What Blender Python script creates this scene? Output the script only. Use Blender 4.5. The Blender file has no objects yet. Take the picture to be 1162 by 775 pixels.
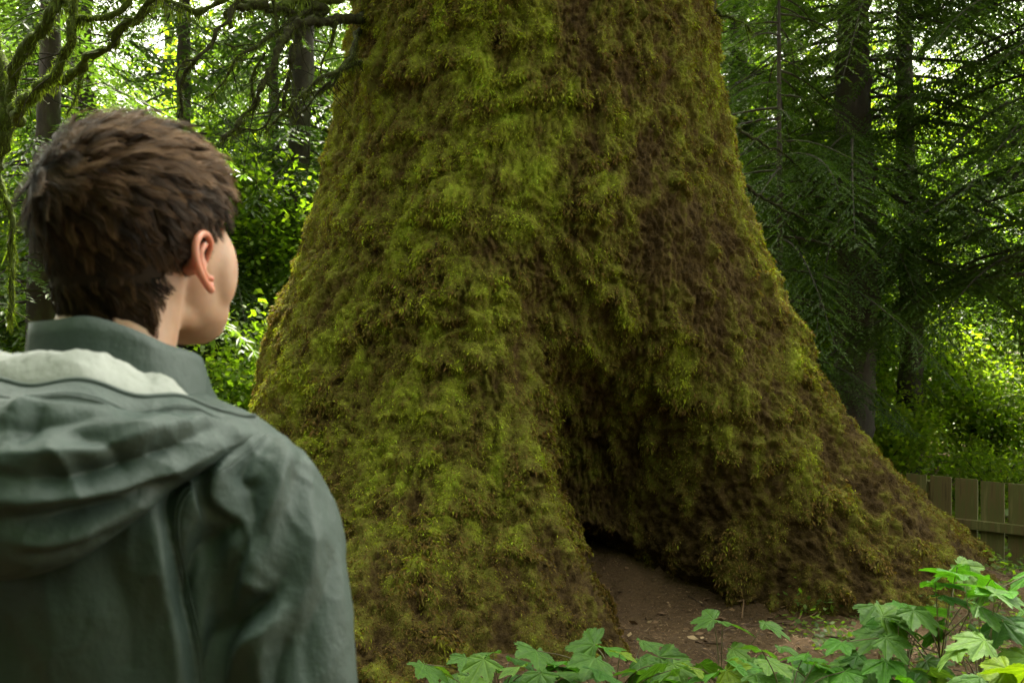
import bpy, math
import numpy as np
from mathutils import Vector
from mathutils.bvhtree import BVHTree

# ------------------------------------------------------------------ camera, world, sun, exposure
scn = bpy.context.scene
COL = scn.collection
W0, H0, FPX = 1162, 775, 1129.7
CAMZ = 1.55
cam_d = bpy.data.cameras.new('camera')
cam_d.lens = 35; cam_d.sensor_width = 36
cam_d.clip_start = 0.05; cam_d.clip_end = 600
cam_d.dof.use_dof = True; cam_d.dof.focus_distance = 3.4; cam_d.dof.aperture_fstop = 7.5
cam = bpy.data.objects.new('camera', cam_d); COL.objects.link(cam)
cam.location = (0, 0, CAMZ); cam.rotation_euler = (math.radians(90), 0, 0)
scn.camera = cam

SUN_EL, SUN_AZ = 60.0, 6.0          # azimuth measured from +Y (behind the big tree) towards +X
world = bpy.data.worlds.new('World'); scn.world = world; world.use_nodes = True
wn = world.node_tree; wn.nodes.clear()
sky = wn.nodes.new('ShaderNodeTexSky'); sky.sky_type = 'NISHITA'; sky.sun_disc = False
sky.sun_elevation = math.radians(SUN_EL); sky.sun_rotation = math.radians(SUN_AZ)
sky.dust_density = 4.0; sky.air_density = 1.0
hs = wn.nodes.new('ShaderNodeHueSaturation'); hs.inputs['Saturation'].default_value = 0.10
bg = wn.nodes.new('ShaderNodeBackground'); bg.inputs['Strength'].default_value = 0.15
wo = wn.nodes.new('ShaderNodeOutputWorld')
wb = wn.nodes.new('ShaderNodeMix'); wb.data_type = 'RGBA'; wb.blend_type = 'MULTIPLY'; wb.inputs[0].default_value = 1
wb.inputs[7].default_value = (1.0, 0.98, 0.84, 1)      # thin bright overcast, camera balanced for it
wn.links.new(sky.outputs[0], hs.inputs['Color']); wn.links.new(hs.outputs[0], wb.inputs[6]); wn.links.new(wb.outputs[2], bg.inputs['Color'])
wn.links.new(bg.outputs[0], wo.inputs['Surface'])
sun_d = bpy.data.lights.new('sun', 'SUN'); sun_d.energy = 5.0; sun_d.angle = math.radians(2.0)
sun_d.color = (1.0, 0.93, 0.80)
sun = bpy.data.objects.new('sun', sun_d); COL.objects.link(sun)
_e, _a = math.radians(SUN_EL), math.radians(SUN_AZ)
sdir = Vector((math.cos(_e) * math.sin(_a), math.cos(_e) * math.cos(_a), math.sin(_e)))
sun.rotation_euler = sdir.to_track_quat('Z', 'Y').to_euler()
vs = scn.view_settings
vs.view_transform = 'Standard'; vs.look = 'None'; vs.gamma = 1.0; vs.use_curve_mapping = False
vs.exposure = 3.1
cy = scn.cycles
cy.max_bounces = 5; cy.diffuse_bounces = 3; cy.glossy_bounces = 2; cy.transmission_bounces = 3
cy.transparent_max_bounces = 4; cy.caustics_reflective = False; cy.caustics_refractive = False
cy.use_denoising = True
cy.sample_clamp_indirect = 6.0

# ------------------------------------------------------------------ helpers
def P(px, py, Y):
    return np.array([(px - W0 / 2) / FPX * Y, Y, CAMZ - (py - H0 / 2) / FPX * Y])

_r = np.random.default_rng(11)
_perm = np.tile(_r.permutation(256), 3)
_g = _r.normal(size=(256, 3)); _g /= np.linalg.norm(_g, axis=1)[:, None]
def pn(p):
    p = np.asarray(p, float); i = np.floor(p).astype(int); f = p - i; i &= 255
    u = f * f * f * (f * (f * 6 - 15) + 10)
    out = 0.0
    for dx in (0, 1):
        wx = u[:, 0] if dx else 1 - u[:, 0]
        for dy in (0, 1):
            wy = u[:, 1] if dy else 1 - u[:, 1]
            for dz in (0, 1):
                wz = u[:, 2] if dz else 1 - u[:, 2]
                h = _perm[_perm[_perm[i[:, 0] + dx] + i[:, 1] + dy] + i[:, 2] + dz]
                g = _g[h]
                out = out + wx * wy * wz * (g[:, 0] * (f[:, 0] - dx) + g[:, 1] * (f[:, 1] - dy) + g[:, 2] * (f[:, 2] - dz))
    return out * 1.6
def fbm(p, o=3, gain=0.5):
    a, s, k = 1.0, 0.0, 1.0
    for j in range(o):
        s = s + a * pn(p * k + j * 17.3); a *= gain; k *= 2.03
    return s
def billow(p, o=2):
    a, s, k = 1.0, 0.0, 1.0
    for j in range(o):
        s = s + a * (np.abs(pn(p * k + j * 9.1)) * 2 - 0.45); a *= 0.5; k *= 2.1
    return s
def sst(a, b, x):
    t = np.clip((x - a) / (b - a), 0, 1); return t * t * (3 - 2 * t)
def pchip(x, y, q):
    """monotone cubic along axis 0 of y (shape nx, ...); q: array of query points"""
    x = np.asarray(x, float); y = np.asarray(y, float); h = np.diff(x)
    hh = h.reshape((-1,) + (1,) * (y.ndim - 1)); d = np.diff(y, axis=0) / hh
    m = np.zeros_like(y)
    s = d[:-1] * d[1:] > 0
    with np.errstate(divide='ignore', invalid='ignore'):
        hm = 2 * d[:-1] * d[1:] / (d[:-1] + d[1:])
    m[1:-1] = np.where(s, hm, 0); m[0] = d[0]; m[-1] = d[-1]
    k = np.clip(np.searchsorted(x, q) - 1, 0, len(x) - 2)
    t = ((q - x[k]) / h[k]).reshape((-1,) + (1,) * (y.ndim - 1)); H = h[k].reshape(t.shape)
    return ((2*t**3-3*t**2+1) * y[k] + (t**3-2*t**2+t) * H * m[k] + (-2*t**3+3*t**2) * y[k+1] + (t**3-t**2) * H * m[k+1])

def npmesh(name, v, polys, attrs=None, smooth=True, mats=(), matidx=None):
    """polys: list of arrays (n,k)"""
    v = np.asarray(v, np.float32)
    if not isinstance(polys, (list, tuple)): polys = [polys]
    polys = [np.asarray(q, np.int32) for q in polys if len(q)]
    me = bpy.data.meshes.new(name)
    me.vertices.add(len(v)); me.vertices.foreach_set('co', v.ravel())
    nl = sum(q.size for q in polys); npg = sum(len(q) for q in polys)
    me.loops.add(nl); me.polygons.add(npg)
    me.loops.foreach_set('vertex_index', np.concatenate([q.ravel() for q in polys]))
    tot = np.concatenate([np.full(len(q), q.shape[1], np.int32) for q in polys])
    st = np.concatenate([[0], np.cumsum(tot)[:-1]]).astype(np.int32)
    me.polygons.foreach_set('loop_start', st)
    me.update(calc_edges=True); me.validate()
    me.polygons.foreach_set('use_smooth', np.full(len(me.polygons), smooth, bool))
    if attrs:
        for k, a in attrs.items():
            at = me.attributes.new(k, 'FLOAT', 'POINT'); at.data.foreach_set('value', np.asarray(a, np.float32))
    for m in mats: me.materials.append(m)
    if matidx is not None: me.polygons.foreach_set('material_index', np.asarray(matidx, np.int32))
    return me
def mobj(name, me, parent=None, m=None):
    o = bpy.data.objects.new(name, me); COL.objects.link(o)
    if m is not None: me.materials.append(m)
    if parent is not None: o.parent = parent
    return o
def tag(o, label=None, cat=None, group=None, kind=None):
    if label: o['label'] = label
    if cat: o['category'] = cat
    if group: o['group'] = group
    if kind: o['kind'] = kind
    return o
def empty(name, loc=(0, 0, 0), rz=0):
    o = bpy.data.objects.new(name, None); COL.objects.link(o); o.location = loc; o.rotation_euler = (0, 0, rz)
    o.empty_display_size = 0.2
    return o

class MB:
    """collects vertices / quads / tris for one mesh"""
    def __init__(s): s.v = []; s.q = []; s.t = []; s.n = 0; s.a = []
    def add(s, v, q=None, t=None, a=0.5):
        v = np.asarray(v, float); s.v.append(v)
        if q is not None and len(q): s.q.append(np.asarray(q) + s.n)
        if t is not None and len(t): s.t.append(np.asarray(t) + s.n)
        s.a.append(np.broadcast_to(np.asarray(a, float), (len(v),))); s.n += len(v)
    def mesh(s, name, mats=(), attr='tint', smooth=True, matidx=None):
        polys = []
        if s.q: polys.append(np.concatenate(s.q))
        if s.t: polys.append(np.concatenate(s.t))
        return npmesh(name, np.concatenate(s.v), polys, {attr: np.concatenate(s.a)}, smooth, mats, matidx)

def unit(a): return a / (np.linalg.norm(a, axis=-1, keepdims=True) + 1e-9)
def spline(pts, n):
    pts = np.asarray(pts, float)
    if len(pts) == 2:
        t = np.linspace(0, 1, n)[:, None]; return pts[0] * (1 - t) + pts[1] * t
    p = np.vstack([2 * pts[0] - pts[1], pts, 2 * pts[-1] - pts[-2]])
    u = np.linspace(0, len(pts) - 1 - 1e-6, n); k = u.astype(int); t = (u - k)[:, None]
    a, b, c, d = p[k], p[k + 1], p[k + 2], p[k + 3]
    return 0.5 * (2*b + (c-a)*t + (2*a-5*b+4*c-d)*t**2 + (3*b-a-3*c+d)*t**3)
def tube(path, rad, n=8, cap=True, noise=0, nscale=6):
    path = np.asarray(path, float); m = len(path); rad = np.broadcast_to(np.asarray(rad, float), (m,))
    tan = unit(np.gradient(path, axis=0))
    up = np.array([0, 0, 1.0]) if abs(tan[0][2]) < 0.9 else np.array([1.0, 0, 0])
    s = unit(np.cross(tan[0], up)); S = []
    for i in range(m):
        s = unit(s - tan[i] * np.dot(s, tan[i])); S.append(s)
    S = np.array(S); B = np.cross(tan, S)
    a = np.arange(n) / n * 2 * np.pi
    v = path[:, None] + rad[:, None, None] * (np.cos(a)[None, :, None] * S[:, None] + np.sin(a)[None, :, None] * B[:, None])
    v = v.reshape(-1, 3)
    if noise:
        d = v - np.repeat(path, n, 0)
        v = v + unit(d) * (fbm(v * nscale) * noise)[:, None]
    i = np.arange(m - 1)[:, None] * n; j = np.arange(n)[None]; j2 = (j + 1) % n
    q = np.stack([i + j, i + j2, i + n + j2, i + n + j], -1).reshape(-1, 4)
    t = []
    if cap:
        v = np.vstack([v, path[0], path[-1]]); c0, c1 = m * n, m * n + 1
        t = [(c0, (k + 1) % n, k) for k in range(n)] + [(c1, (m - 1) * n + k, (m - 1) * n + (k + 1) % n) for k in range(n)]
    return v, q, t
def diamonds(mb, b, d, nrm, l, w, tint, bend=0.0):
    """leaf-like quads: base b, direction d, normal nrm"""
    b = np.asarray(b); d = unit(d); s = unit(np.cross(d, nrm)); l = np.broadcast_to(l, (len(b),))[:, None]; w = np.broadcast_to(w, (len(b),))[:, None]
    mid = b + d * l * 0.45
    down = np.array([0, 0, -1.0]) * bend * l
    v = np.stack([b, mid + s * w / 2, b + d * l + down, mid - s * w / 2], 1).reshape(-1, 3)
    q = np.arange(len(b))[:, None] * 4 + np.arange(4)[None]
    mb.add(v, q, a=np.repeat(np.broadcast_to(tint, (len(b),)), 4))

# ------------------------------------------------------------------ materials
def mat(name, f):
    m = bpy.data.materials.new(name); m.use_nodes = True; nt = m.node_tree; nt.nodes.clear()
    out = nt.nodes.new('ShaderNodeOutputMaterial')
    def N(t, **k):
        n = nt.nodes.new(t)
        for a, b in k.items():
            if a in ('op',): n.operation = b
            else: setattr(n, a, b)
        return n
    L = nt.links.new
    f(nt, N, L, out); return m
def ramp(N, L, fac, stops, interp='LINEAR'):
    r = N('ShaderNodeValToRGB'); r.color_ramp.interpolation = interp
    e = r.color_ramp.elements
    e[0].position = stops[0][0]; e[0].color = (*stops[0][1], 1)
    e[1].position = stops[-1][0]; e[1].color = (*stops[-1][1], 1)
    for p, c in stops[1:-1]:
        x = e.new(p); x.color = (*c, 1)
    L(fac, r.inputs[0]); return r.outputs[0]
def noise_node(N, L, scale, detail=4, vec=None, rough=0.6):
    n = N('ShaderNodeTexNoise'); n.inputs['Scale'].default_value = scale; n.inputs['Detail'].default_value = detail
    n.inputs['Roughness'].default_value = rough
    if vec is not None: L(vec, n.inputs['Vector'])
    return n.outputs[0]
def bump(N, L, h, strength, dist):
    b = N('ShaderNodeBump'); b.inputs['Strength'].default_value = strength; b.inputs['Distance'].default_value = dist
    L(h, b.inputs['Height']); return b.outputs[0]
def mathn(N, L, op, a, b):
    m = N('ShaderNodeMath'); m.operation = op
    for k, x in enumerate((a, b)):
        if isinstance(x, (int, float)): m.inputs[k].default_value = x
        else: L(x, m.inputs[k])
    return m.outputs[0]

def mossy(name, stops, rough=0.9, nsc=60, spread=0.5, bs=0.6):
    def f(nt, N, L, out):
        at = N('ShaderNodeAttribute', attribute_name='tint').outputs['Fac']
        tc = N('ShaderNodeTexCoord').outputs['Object']
        n = noise_node(N, L, nsc, 5, tc, 0.7)
        v = mathn(N, L, 'ADD', at, mathn(N, L, 'MULTIPLY', mathn(N, L, 'SUBTRACT', n, 0.5), spread))
        c = ramp(N, L, v, stops)
        b = N('ShaderNodeBsdfPrincipled'); L(c, b.inputs['Base Color']); b.inputs['Roughness'].default_value = rough
        b.inputs['Specular IOR Level'].default_value = 0.06
        L(bump(N, L, noise_node(N, L, nsc * 1.5, 4, tc, 0.7), bs, 0.02), b.inputs['Normal'])
        L(b.outputs[0], out.inputs['Surface'])
    return mat(name, f)
MOSS_STOPS = [(0.0, (0.030, 0.019, 0.007)), (0.22, (0.060, 0.040, 0.014)), (0.38, (0.078, 0.066, 0.013)),
              (0.55, (0.105, 0.105, 0.018)), (0.75, (0.15, 0.165, 0.018)), (1.0, (0.19, 0.25, 0.022))]
M_bark = mossy('mossy_bark', MOSS_STOPS, nsc=38, spread=1.0, bs=1.0)

def leafmat(name, stops, trans=0.45, rough=0.5, tcol=1.6, spec=0.3):
    def f(nt, N, L, out):
        at = N('ShaderNodeAttribute', attribute_name='tint').outputs['Fac']
        rnd = N('ShaderNodeObjectInfo').outputs['Random']
        v = mathn(N, L, 'ADD', at, mathn(N, L, 'MULTIPLY', mathn(N, L, 'SUBTRACT', rnd, 0.5), 0.25))
        c = ramp(N, L, v, stops)
        b = N('ShaderNodeBsdfPrincipled'); L(c, b.inputs['Base Color']); b.inputs['Roughness'].default_value = rough
        b.inputs['Specular IOR Level'].default_value = spec
        mul = N('ShaderNodeMix', data_type='RGBA', blend_type='MULTIPLY'); mul.inputs[0].default_value = 1
        L(c, mul.inputs[6]); mul.inputs[7].default_value = (tcol * 1.1, tcol * 1.25, tcol * 0.35, 1)
        t = N('ShaderNodeBsdfTranslucent'); L(mul.outputs[2], t.inputs[0])
        mx = N('ShaderNodeMixShader'); mx.inputs[0].default_value = trans
        L(b.outputs[0], mx.inputs[1]); L(t.outputs[0], mx.inputs[2]); L(mx.outputs[0], out.inputs['Surface'])
    return mat(name, f)
M_moss = leafmat('moss_fronds', [(0.0, (0.035, 0.024, 0.011)), (0.25, (0.13, 0.075, 0.022)), (0.45, (0.12, 0.105, 0.02)),
                                 (0.65, (0.18, 0.19, 0.014)), (0.85, (0.26, 0.30, 0.018)), (1.0, (0.25, 0.37, 0.03))], trans=0.25, rough=0.8, tcol=1.3, spec=0.1)
M_hem = leafmat('hemlock_needles', [(0.0, (0.020, 0.038, 0.010)), (0.5, (0.038, 0.068, 0.014)), (1.0, (0.070, 0.105, 0.018))], trans=0.42, tcol=1.9)
M_broad = leafmat('maple_foliage', [(0.0, (0.045, 0.085, 0.010)), (0.5, (0.11, 0.165, 0.015)), (1.0, (0.22, 0.25, 0.018))], trans=0.6, tcol=2.1)

def woodmat(name, stops, nsc=8, sz=0.2, bs=0.8, dist=0.02):
    def f(nt, N, L, out):
        tc = N('ShaderNodeTexCoord').outputs['Object']
        mp = N('ShaderNodeMapping'); mp.inputs['Scale'].default_value = (1, 1, sz); L(tc, mp.inputs[0])
        n = noise_node(N, L, nsc, 6, mp.outputs[0], 0.65)
        n2 = noise_node(N, L, nsc * 4, 4, mp.outputs[0], 0.65)
        b = N('ShaderNodeBsdfPrincipled'); b.inputs['Roughness'].default_value = 0.85
        L(ramp(N, L, n, stops), b.inputs['Base Color'])
        L(bump(N, L, mathn(N, L, 'ADD', n, mathn(N, L, 'MULTIPLY', n2, 0.5)), bs, dist), b.inputs['Normal'])
        L(b.outputs[0], out.inputs['Surface'])
    return mat(name, f)
M_trunk = woodmat('dark_bark', [(0.3, (0.012, 0.009, 0.006)), (0.5, (0.028, 0.021, 0.013)), (0.62, (0.035, 0.04, 0.014)), (0.78, (0.11, 0.11, 0.09))], nsc=6, sz=0.5)
M_limb = mossy('mossy_limb', [(0.0, (0.010, 0.008, 0.006)), (0.45, (0.022, 0.022, 0.010)), (0.75, (0.06, 0.085, 0.015)), (1.0, (0.12, 0.17, 0.02))], nsc=30, spread=0.9)
M_fence = woodmat('weathered_cedar', [(0.3, (0.035, 0.026, 0.010)), (0.45, (0.13, 0.095, 0.036)), (0.55, (0.10, 0.10, 0.028)), (0.7, (0.20, 0.165, 0.07))], nsc=14, sz=0.08, bs=0.4, dist=0.004)

# ------------------------------------------------------------------ giant tree trunk
TX, TY = 0.15, 7.4
ZL = [-0.5, 0.0, 0.3, 0.6, 1.0, 1.5, 2.1, 2.8, 3.5, 4.2, 6.0, 10.0, 22.0]
top = [1.68, 1.48, 1.34, 1.25, 1.12, 0.95, 0.35]
TAB = {
 -180: [2.9, 2.5, 2.3, 2.15, 2.0, 1.85] + top,
 -120: [2.9, 2.55, 2.35, 2.2, 2.02, 1.87] + top,
 -90:  [2.6, 2.36, 2.22, 2.1, 1.98, 1.88] + top,
 -65:  [2.9, 2.55, 2.35, 2.2, 2.04, 1.9] + top,
 -42:  [3.9, 3.3, 2.86, 2.45, 2.15, 1.93] + top,
 -20:  [3.9, 3.35, 2.90, 2.42, 2.12, 1.90] + top,
 -4:   [3.3, 2.90, 2.52, 2.2, 1.98, 1.83] + top,
 10:   [2.7, 2.42, 2.18, 2.02, 1.86, 1.76] + top,
 25:   [2.9, 2.45, 2.22, 2.06, 1.90, 1.78] + top,
 40:   [3.1, 2.68, 2.42, 2.22, 2.02, 1.84] + top,
 55:   [3.3, 2.88, 2.62, 2.38, 2.13, 1.90] + top,
 70:   [3.7, 3.12, 2.86, 2.57, 2.23, 1.95] + top,
 84:   [3.9, 3.26, 2.95, 2.62, 2.26, 1.95] + top,
 100:  [3.6, 3.05, 2.75, 2.48, 2.18, 1.92] + top,
 125:  [2.9, 2.5, 2.3, 2.15, 2.0, 1.87] + top,
 180:  [2.9, 2.5, 2.3, 2.15, 2.0, 1.85] + top,
}
ang = np.array(sorted(TAB)); tab = np.array([TAB[a] for a in ang])
def trunk_r(phi, z):
    """phi (deg) 1-D, z 1-D -> grid radius [z,phi] before surface detail"""
    rz = pchip(np.array(ZL), tab.T, z)                  # nz x nangles
    r = pchip(ang.astype(float), rz.T, phi).T           # nz x nphi
    PH, Z = np.meshgrid(phi, z)
    phe = 9 - 12.5 * np.clip(Z, -0.2, 1.6)
    D = np.interp(Z, [-0.5, 0.0, 0.5, 0.85, 1.2, 1.5, 1.9, 2.5], [0.98, 0.98, 0.98, 0.82, 0.50, 0.27, 0.11, 0.0])
    wl = np.interp(Z, [0, 0.6, 1.2, 2], [4.0, 6, 10, 16])
    groove = sst(0, 1, (PH - phe) / wl) * (1 - sst(0, 1, (PH - phe - np.interp(Z, [0, 1, 2], [22, 23, 22])) / np.interp(Z, [0, .5, 1, 2], [17, 24, 27, 26])))
    r = r - D * groove
    zr = np.interp(PH, [4, 8, 14, 20, 27, 34, 40], [0.26, 0.33, 0.33, 0.30, 0.24, 0.13, -0.1])
    hol = sst(0.10, -0.10, Z - zr) * sst(0, 3.5, PH - phe - 1) * sst(42, 37, PH)
    r = np.maximum(r - 0.60 * hol, 0.7)
    # fluting of the flared butt
    r = r + (np.sin(np.radians(PH * 7 + 40)) * 0.045 + np.sin(np.radians(PH * 13)) * 0.025) * sst(3.4, 1.0, Z) * (1 - groove)
    return r, groove, hol
_pg = np.linspace(-180, 180, 721)
_tr = trunk_r(_pg, np.array([0.08]))[0][0]
def trunk_gap(x, y):
    dx, dy = x - TX, TY - y
    return np.hypot(dx, dy) - np.interp(np.degrees(np.arctan2(dx, dy)), _pg, _tr)

# ------------------------------------------------------------------ ground
def ground_z(x, y):
    x = np.asarray(x, float); y = np.asarray(y, float)
    p = np.stack([x, y, x * 0], -1).reshape(-1, 3)
    z = fbm(p * 0.8, 3).reshape(x.shape) * 0.05
    z = z + fbm(p * 5, 2).reshape(x.shape) * 0.012
    z = z - 0.42 * sst(6.9, 8.3, y + 0.35 * sst(2, 3.5, x))                      # falls away behind the big tree
    z = z * (1 - np.exp(-(((x + 0.432) / 0.8) ** 2 + ((y - 1.1) / 0.8) ** 2)))
    z = z + 0.19 * np.exp(-(((x - 0.66) / 0.50) ** 2 + ((y - 6.60) / 0.50) ** 2))   # litter drifted up into the hollow
    gp = trunk_gap(x, y)
    z = z + (0.05 + 0.04 * pn(p * 3.1).reshape(x.shape)) * np.exp(-(np.maximum(gp, 0) / 0.16) ** 1.2) * (y < 8.5)   # duff heaped against the roots
    far = np.sqrt(x * x + y * y)
    z = z * sst(90, 30, far) - 0.3 * sst(30, 90, far)
    return z
def axisgrid(lo, hi, step, far, n):
    a = np.arange(lo, hi, step)
    g = np.geomspace(1, far, n)
    return np.concatenate([lo - g[::-1] + 1 - step, a, hi + g - 1])
gx = axisgrid(-5, 6, 0.045, 250, 40); gy = axisgrid(2.5, 10, 0.045, 250, 40)
X, Y_ = np.meshgrid(gx, gy)
gv = np.stack([X, Y_, ground_z(X, Y_)], -1).reshape(-1, 3)
i = np.arange(len(gy) - 1)[:, None] * len(gx) + np.arange(len(gx) - 1)[None]
gq = np.stack([i, i + 1, i + len(gx) + 1, i + len(gx)], -1).reshape(-1, 4)
def f_ground(nt, N, L, out):
    tc = N('ShaderNodeTexCoord').outputs['Object']
    n = noise_node(N, L, 1.3, 6, tc, 0.6); n2 = noise_node(N, L, 55, 5, tc, 0.75)
    v = mathn(N, L, 'ADD', mathn(N, L, 'MULTIPLY', n, 0.5), mathn(N, L, 'MULTIPLY', n2, 0.5))
    b = N('ShaderNodeBsdfPrincipled'); b.inputs['Roughness'].default_value = 0.95; b.inputs['Specular IOR Level'].default_value = 0.15
    L(ramp(N, L, v, [(0.3, (0.025, 0.016, 0.008)), (0.45, (0.064, 0.040, 0.020)), (0.58, (0.10, 0.064, 0.032)), (0.72, (0.17, 0.12, 0.07))]), b.inputs['Base Color'])
    L(bump(N, L, n2, 0.9, 0.02), b.inputs['Normal']); L(b.outputs[0], out.inputs['Surface'])
M_ground = mat('forest_floor', f_ground)
tag(mobj('forest_floor', npmesh('forest_floor', gv, gq), m=M_ground), kind='structure')

phi = np.concatenate([np.linspace(-180, -108, 90)[:-1], np.linspace(-108, 112, 1000)[:-1], np.linspace(112, 180, 90)[:-1]])
zz = np.concatenate([np.linspace(-0.5, 5.0, 500)[:-1], np.linspace(5.0, 22, 120)])
R, GR, HO = trunk_r(phi, zz)
PH, Z = np.meshgrid(phi, zz)
a = np.radians(PH)
def tpos(R): return np.stack([TX + R * np.sin(a), TY - R * np.cos(a), Z], -1)
base = tpos(R)
gu = np.gradient(base, axis=1); gw = np.gradient(base, axis=0)
nrm = unit(np.cross(gu, gw)); p = base.reshape(-1, 3); n0 = nrm.reshape(-1, 3)
if np.mean(n0[:, 1] * (p[:, 1] - TY)) < 0: n0 = -n0
st = np.array([1, 1, 0.55])
big = fbm(p * st * 1.7, 2)
warp = np.stack([fbm(p * 3 + 5, 2), fbm(p * 3 + 31, 2), fbm(p * 3 + 77, 2)], -1) * 0.10
clump = billow((p + warp) * st * 5.0, 2) + .8 * billow((p + warp) * np.array([1, 1, .25]) * 6.0, 2)
clump2 = billow((p + warp) * np.array([1, 1, 0.6]) * 15, 2)
fine = fbm(p * np.array([1, 1, 0.6]) * 45, 2)
shelf = fbm((p + warp * 0.7) * np.array([0.8, 0.8, 1.3]) * 4.2 + 50, 2)
shelf = np.clip(shelf * 1.6, -0.2, 1)
# where the moss grows
phv, zv = PH.ravel(), Z.ravel()
cover = 0.655 + 0.20 * fbm(p * st * 1.3 + 3, 3) + 0.50 * fbm(p * np.array([1, 1, .38]) * 7 + 9, 4, .65)
def blob(ph, z, sp, sz): return np.exp(-(((phv - ph) / sp) ** 2 + ((zv - z) / sz) ** 2))
cover -= 0.70 * blob(27, 2.35, 6, 0.6) + 0.42 * blob(42, 2.2, 9, 0.9) + 0.24 * blob(62, 0.9, 20, 0.5) + 0.25 * blob(12, 3.9, 10, .4) + 0.2 * blob(80, 1.5, 12, .8) + 0.3 * blob(28, 3.9, 10, 0.5)
cover -= 0.15 * blob(-35, 0.1, 22, 0.35) + 0.14 * blob(60, 0.15, 35, 0.35) + 0.25 * blob(6, 0.2, 5, 0.5) + 0.15 * blob(15, 1.2, 14, 0.6)
cover += 0.34 * blob(-6, 2.75, 18, 0.65) + 0.18 * blob(-25, 2.0, 18, 0.8) + 0.22 * blob(30, 1.35, 9, 0.35) + 0.1 * blob(-30, 1, 30, .5)
cover -= 0.12 * sst(3.2, 4.2, zv)
cover -= 0.45 * HO.ravel() + 0.38 * GR.ravel() * sst(1.6, 0.7, zv) * sst(-4, 8, phv)  # groove term: sparser moss, and its shade painted in as darker bark
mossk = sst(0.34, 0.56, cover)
disp = big * 0.045 + clump * 0.026 * (0.45 + 0.55 * mossk) + clump2 * 0.016 + fine * 0.011 + shelf * 0.034 * mossk + 0.02 * mossk
disp += (1 - mossk) * billow((p + warp * .4) * np.array([1, 1, .55]) * 22, 3) * 0.013
disp *= np.where(HO.ravel() > 0.3, 0.6, 1.0)
pos = p + n0 * disp[:, None]
pos[:, 2] -= (np.clip(shelf, 0, 1) * 0.03 * mossk)
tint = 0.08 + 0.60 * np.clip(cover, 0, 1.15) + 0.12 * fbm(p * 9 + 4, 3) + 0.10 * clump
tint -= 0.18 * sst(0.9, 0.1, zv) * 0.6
nz_, np_ = PH.shape
i = np.arange(nz_ - 1)[:, None] * np_; j = np.arange(np_)[None]; j2 = (j + 1) % np_
tq = np.stack([i + j, i + j2, i + np_ + j2, i + np_ + j], -1).reshape(-1, 4)
giant = empty('giant_spruce', (TX, TY, 0))
tag(giant, 'enormous old spruce with flared moss covered base and a dark hollow between its roots', 'tree')
off = np.array([TX, TY, 0])
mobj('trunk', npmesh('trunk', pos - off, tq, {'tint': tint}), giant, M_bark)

# moss fronds growing on the trunk
rng = np.random.default_rng(5)
area = (np.linalg.norm(gu.reshape(-1, 3), axis=1) * np.linalg.norm(gw.reshape(-1, 3), axis=1))
P3 = pos.reshape(nz_, np_, 3)
g1 = np.roll(P3, -1, 1) - P3; g2 = np.gradient(P3, axis=0)
nn = unit(np.cross(g1, g2)).reshape(-1, 3); nn *= np.sign(np.sum(nn * n0, 1))[:, None]
vis = (zv < 5) & (np.abs(phv) < 112) & (HO.ravel() < 0.5)
wgt = area * (0.14 + mossk) * vis; wgt /= wgt.sum()
NB = 800000
idx = rng.choice(len(wgt), NB, p=wgt)
bb = pos[idx] + rng.normal(size=(NB, 3)) * 0.006
clum = np.stack([pn(bb * 28), pn(bb * 28 + 40), pn(bb * 28 + 80)], -1)
dirn = unit(nn[idx] * 0.8 + clum * 0.9 + rng.normal(size=(NB, 3)) * 0.35 + np.array([0, 0, -0.45]))
ln = (0.005 + 0.011 * rng.random(NB) ** 2) * (0.5 + 0.7 * mossk[idx]) * (1 + 0.9 * np.clip(shelf[idx], 0, 1))
mb = MB()
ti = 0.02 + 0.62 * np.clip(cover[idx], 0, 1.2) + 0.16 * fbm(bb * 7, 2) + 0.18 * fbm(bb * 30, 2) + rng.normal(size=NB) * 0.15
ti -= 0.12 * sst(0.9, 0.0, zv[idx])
# fallen needles caught in the moss low down, orange brown
dead = rng.random(NB) < 0.16 * sst(1.6, 0.2, zv[idx]) + 0.16 * sst(20, 70, phv[idx]) + 0.03
ti = np.where(dead, 0.27, ti)
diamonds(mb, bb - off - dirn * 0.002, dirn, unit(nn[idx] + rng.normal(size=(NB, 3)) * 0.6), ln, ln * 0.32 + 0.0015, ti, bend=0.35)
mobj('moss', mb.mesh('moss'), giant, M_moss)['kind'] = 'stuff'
del mb, bb, dirn, clum

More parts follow.
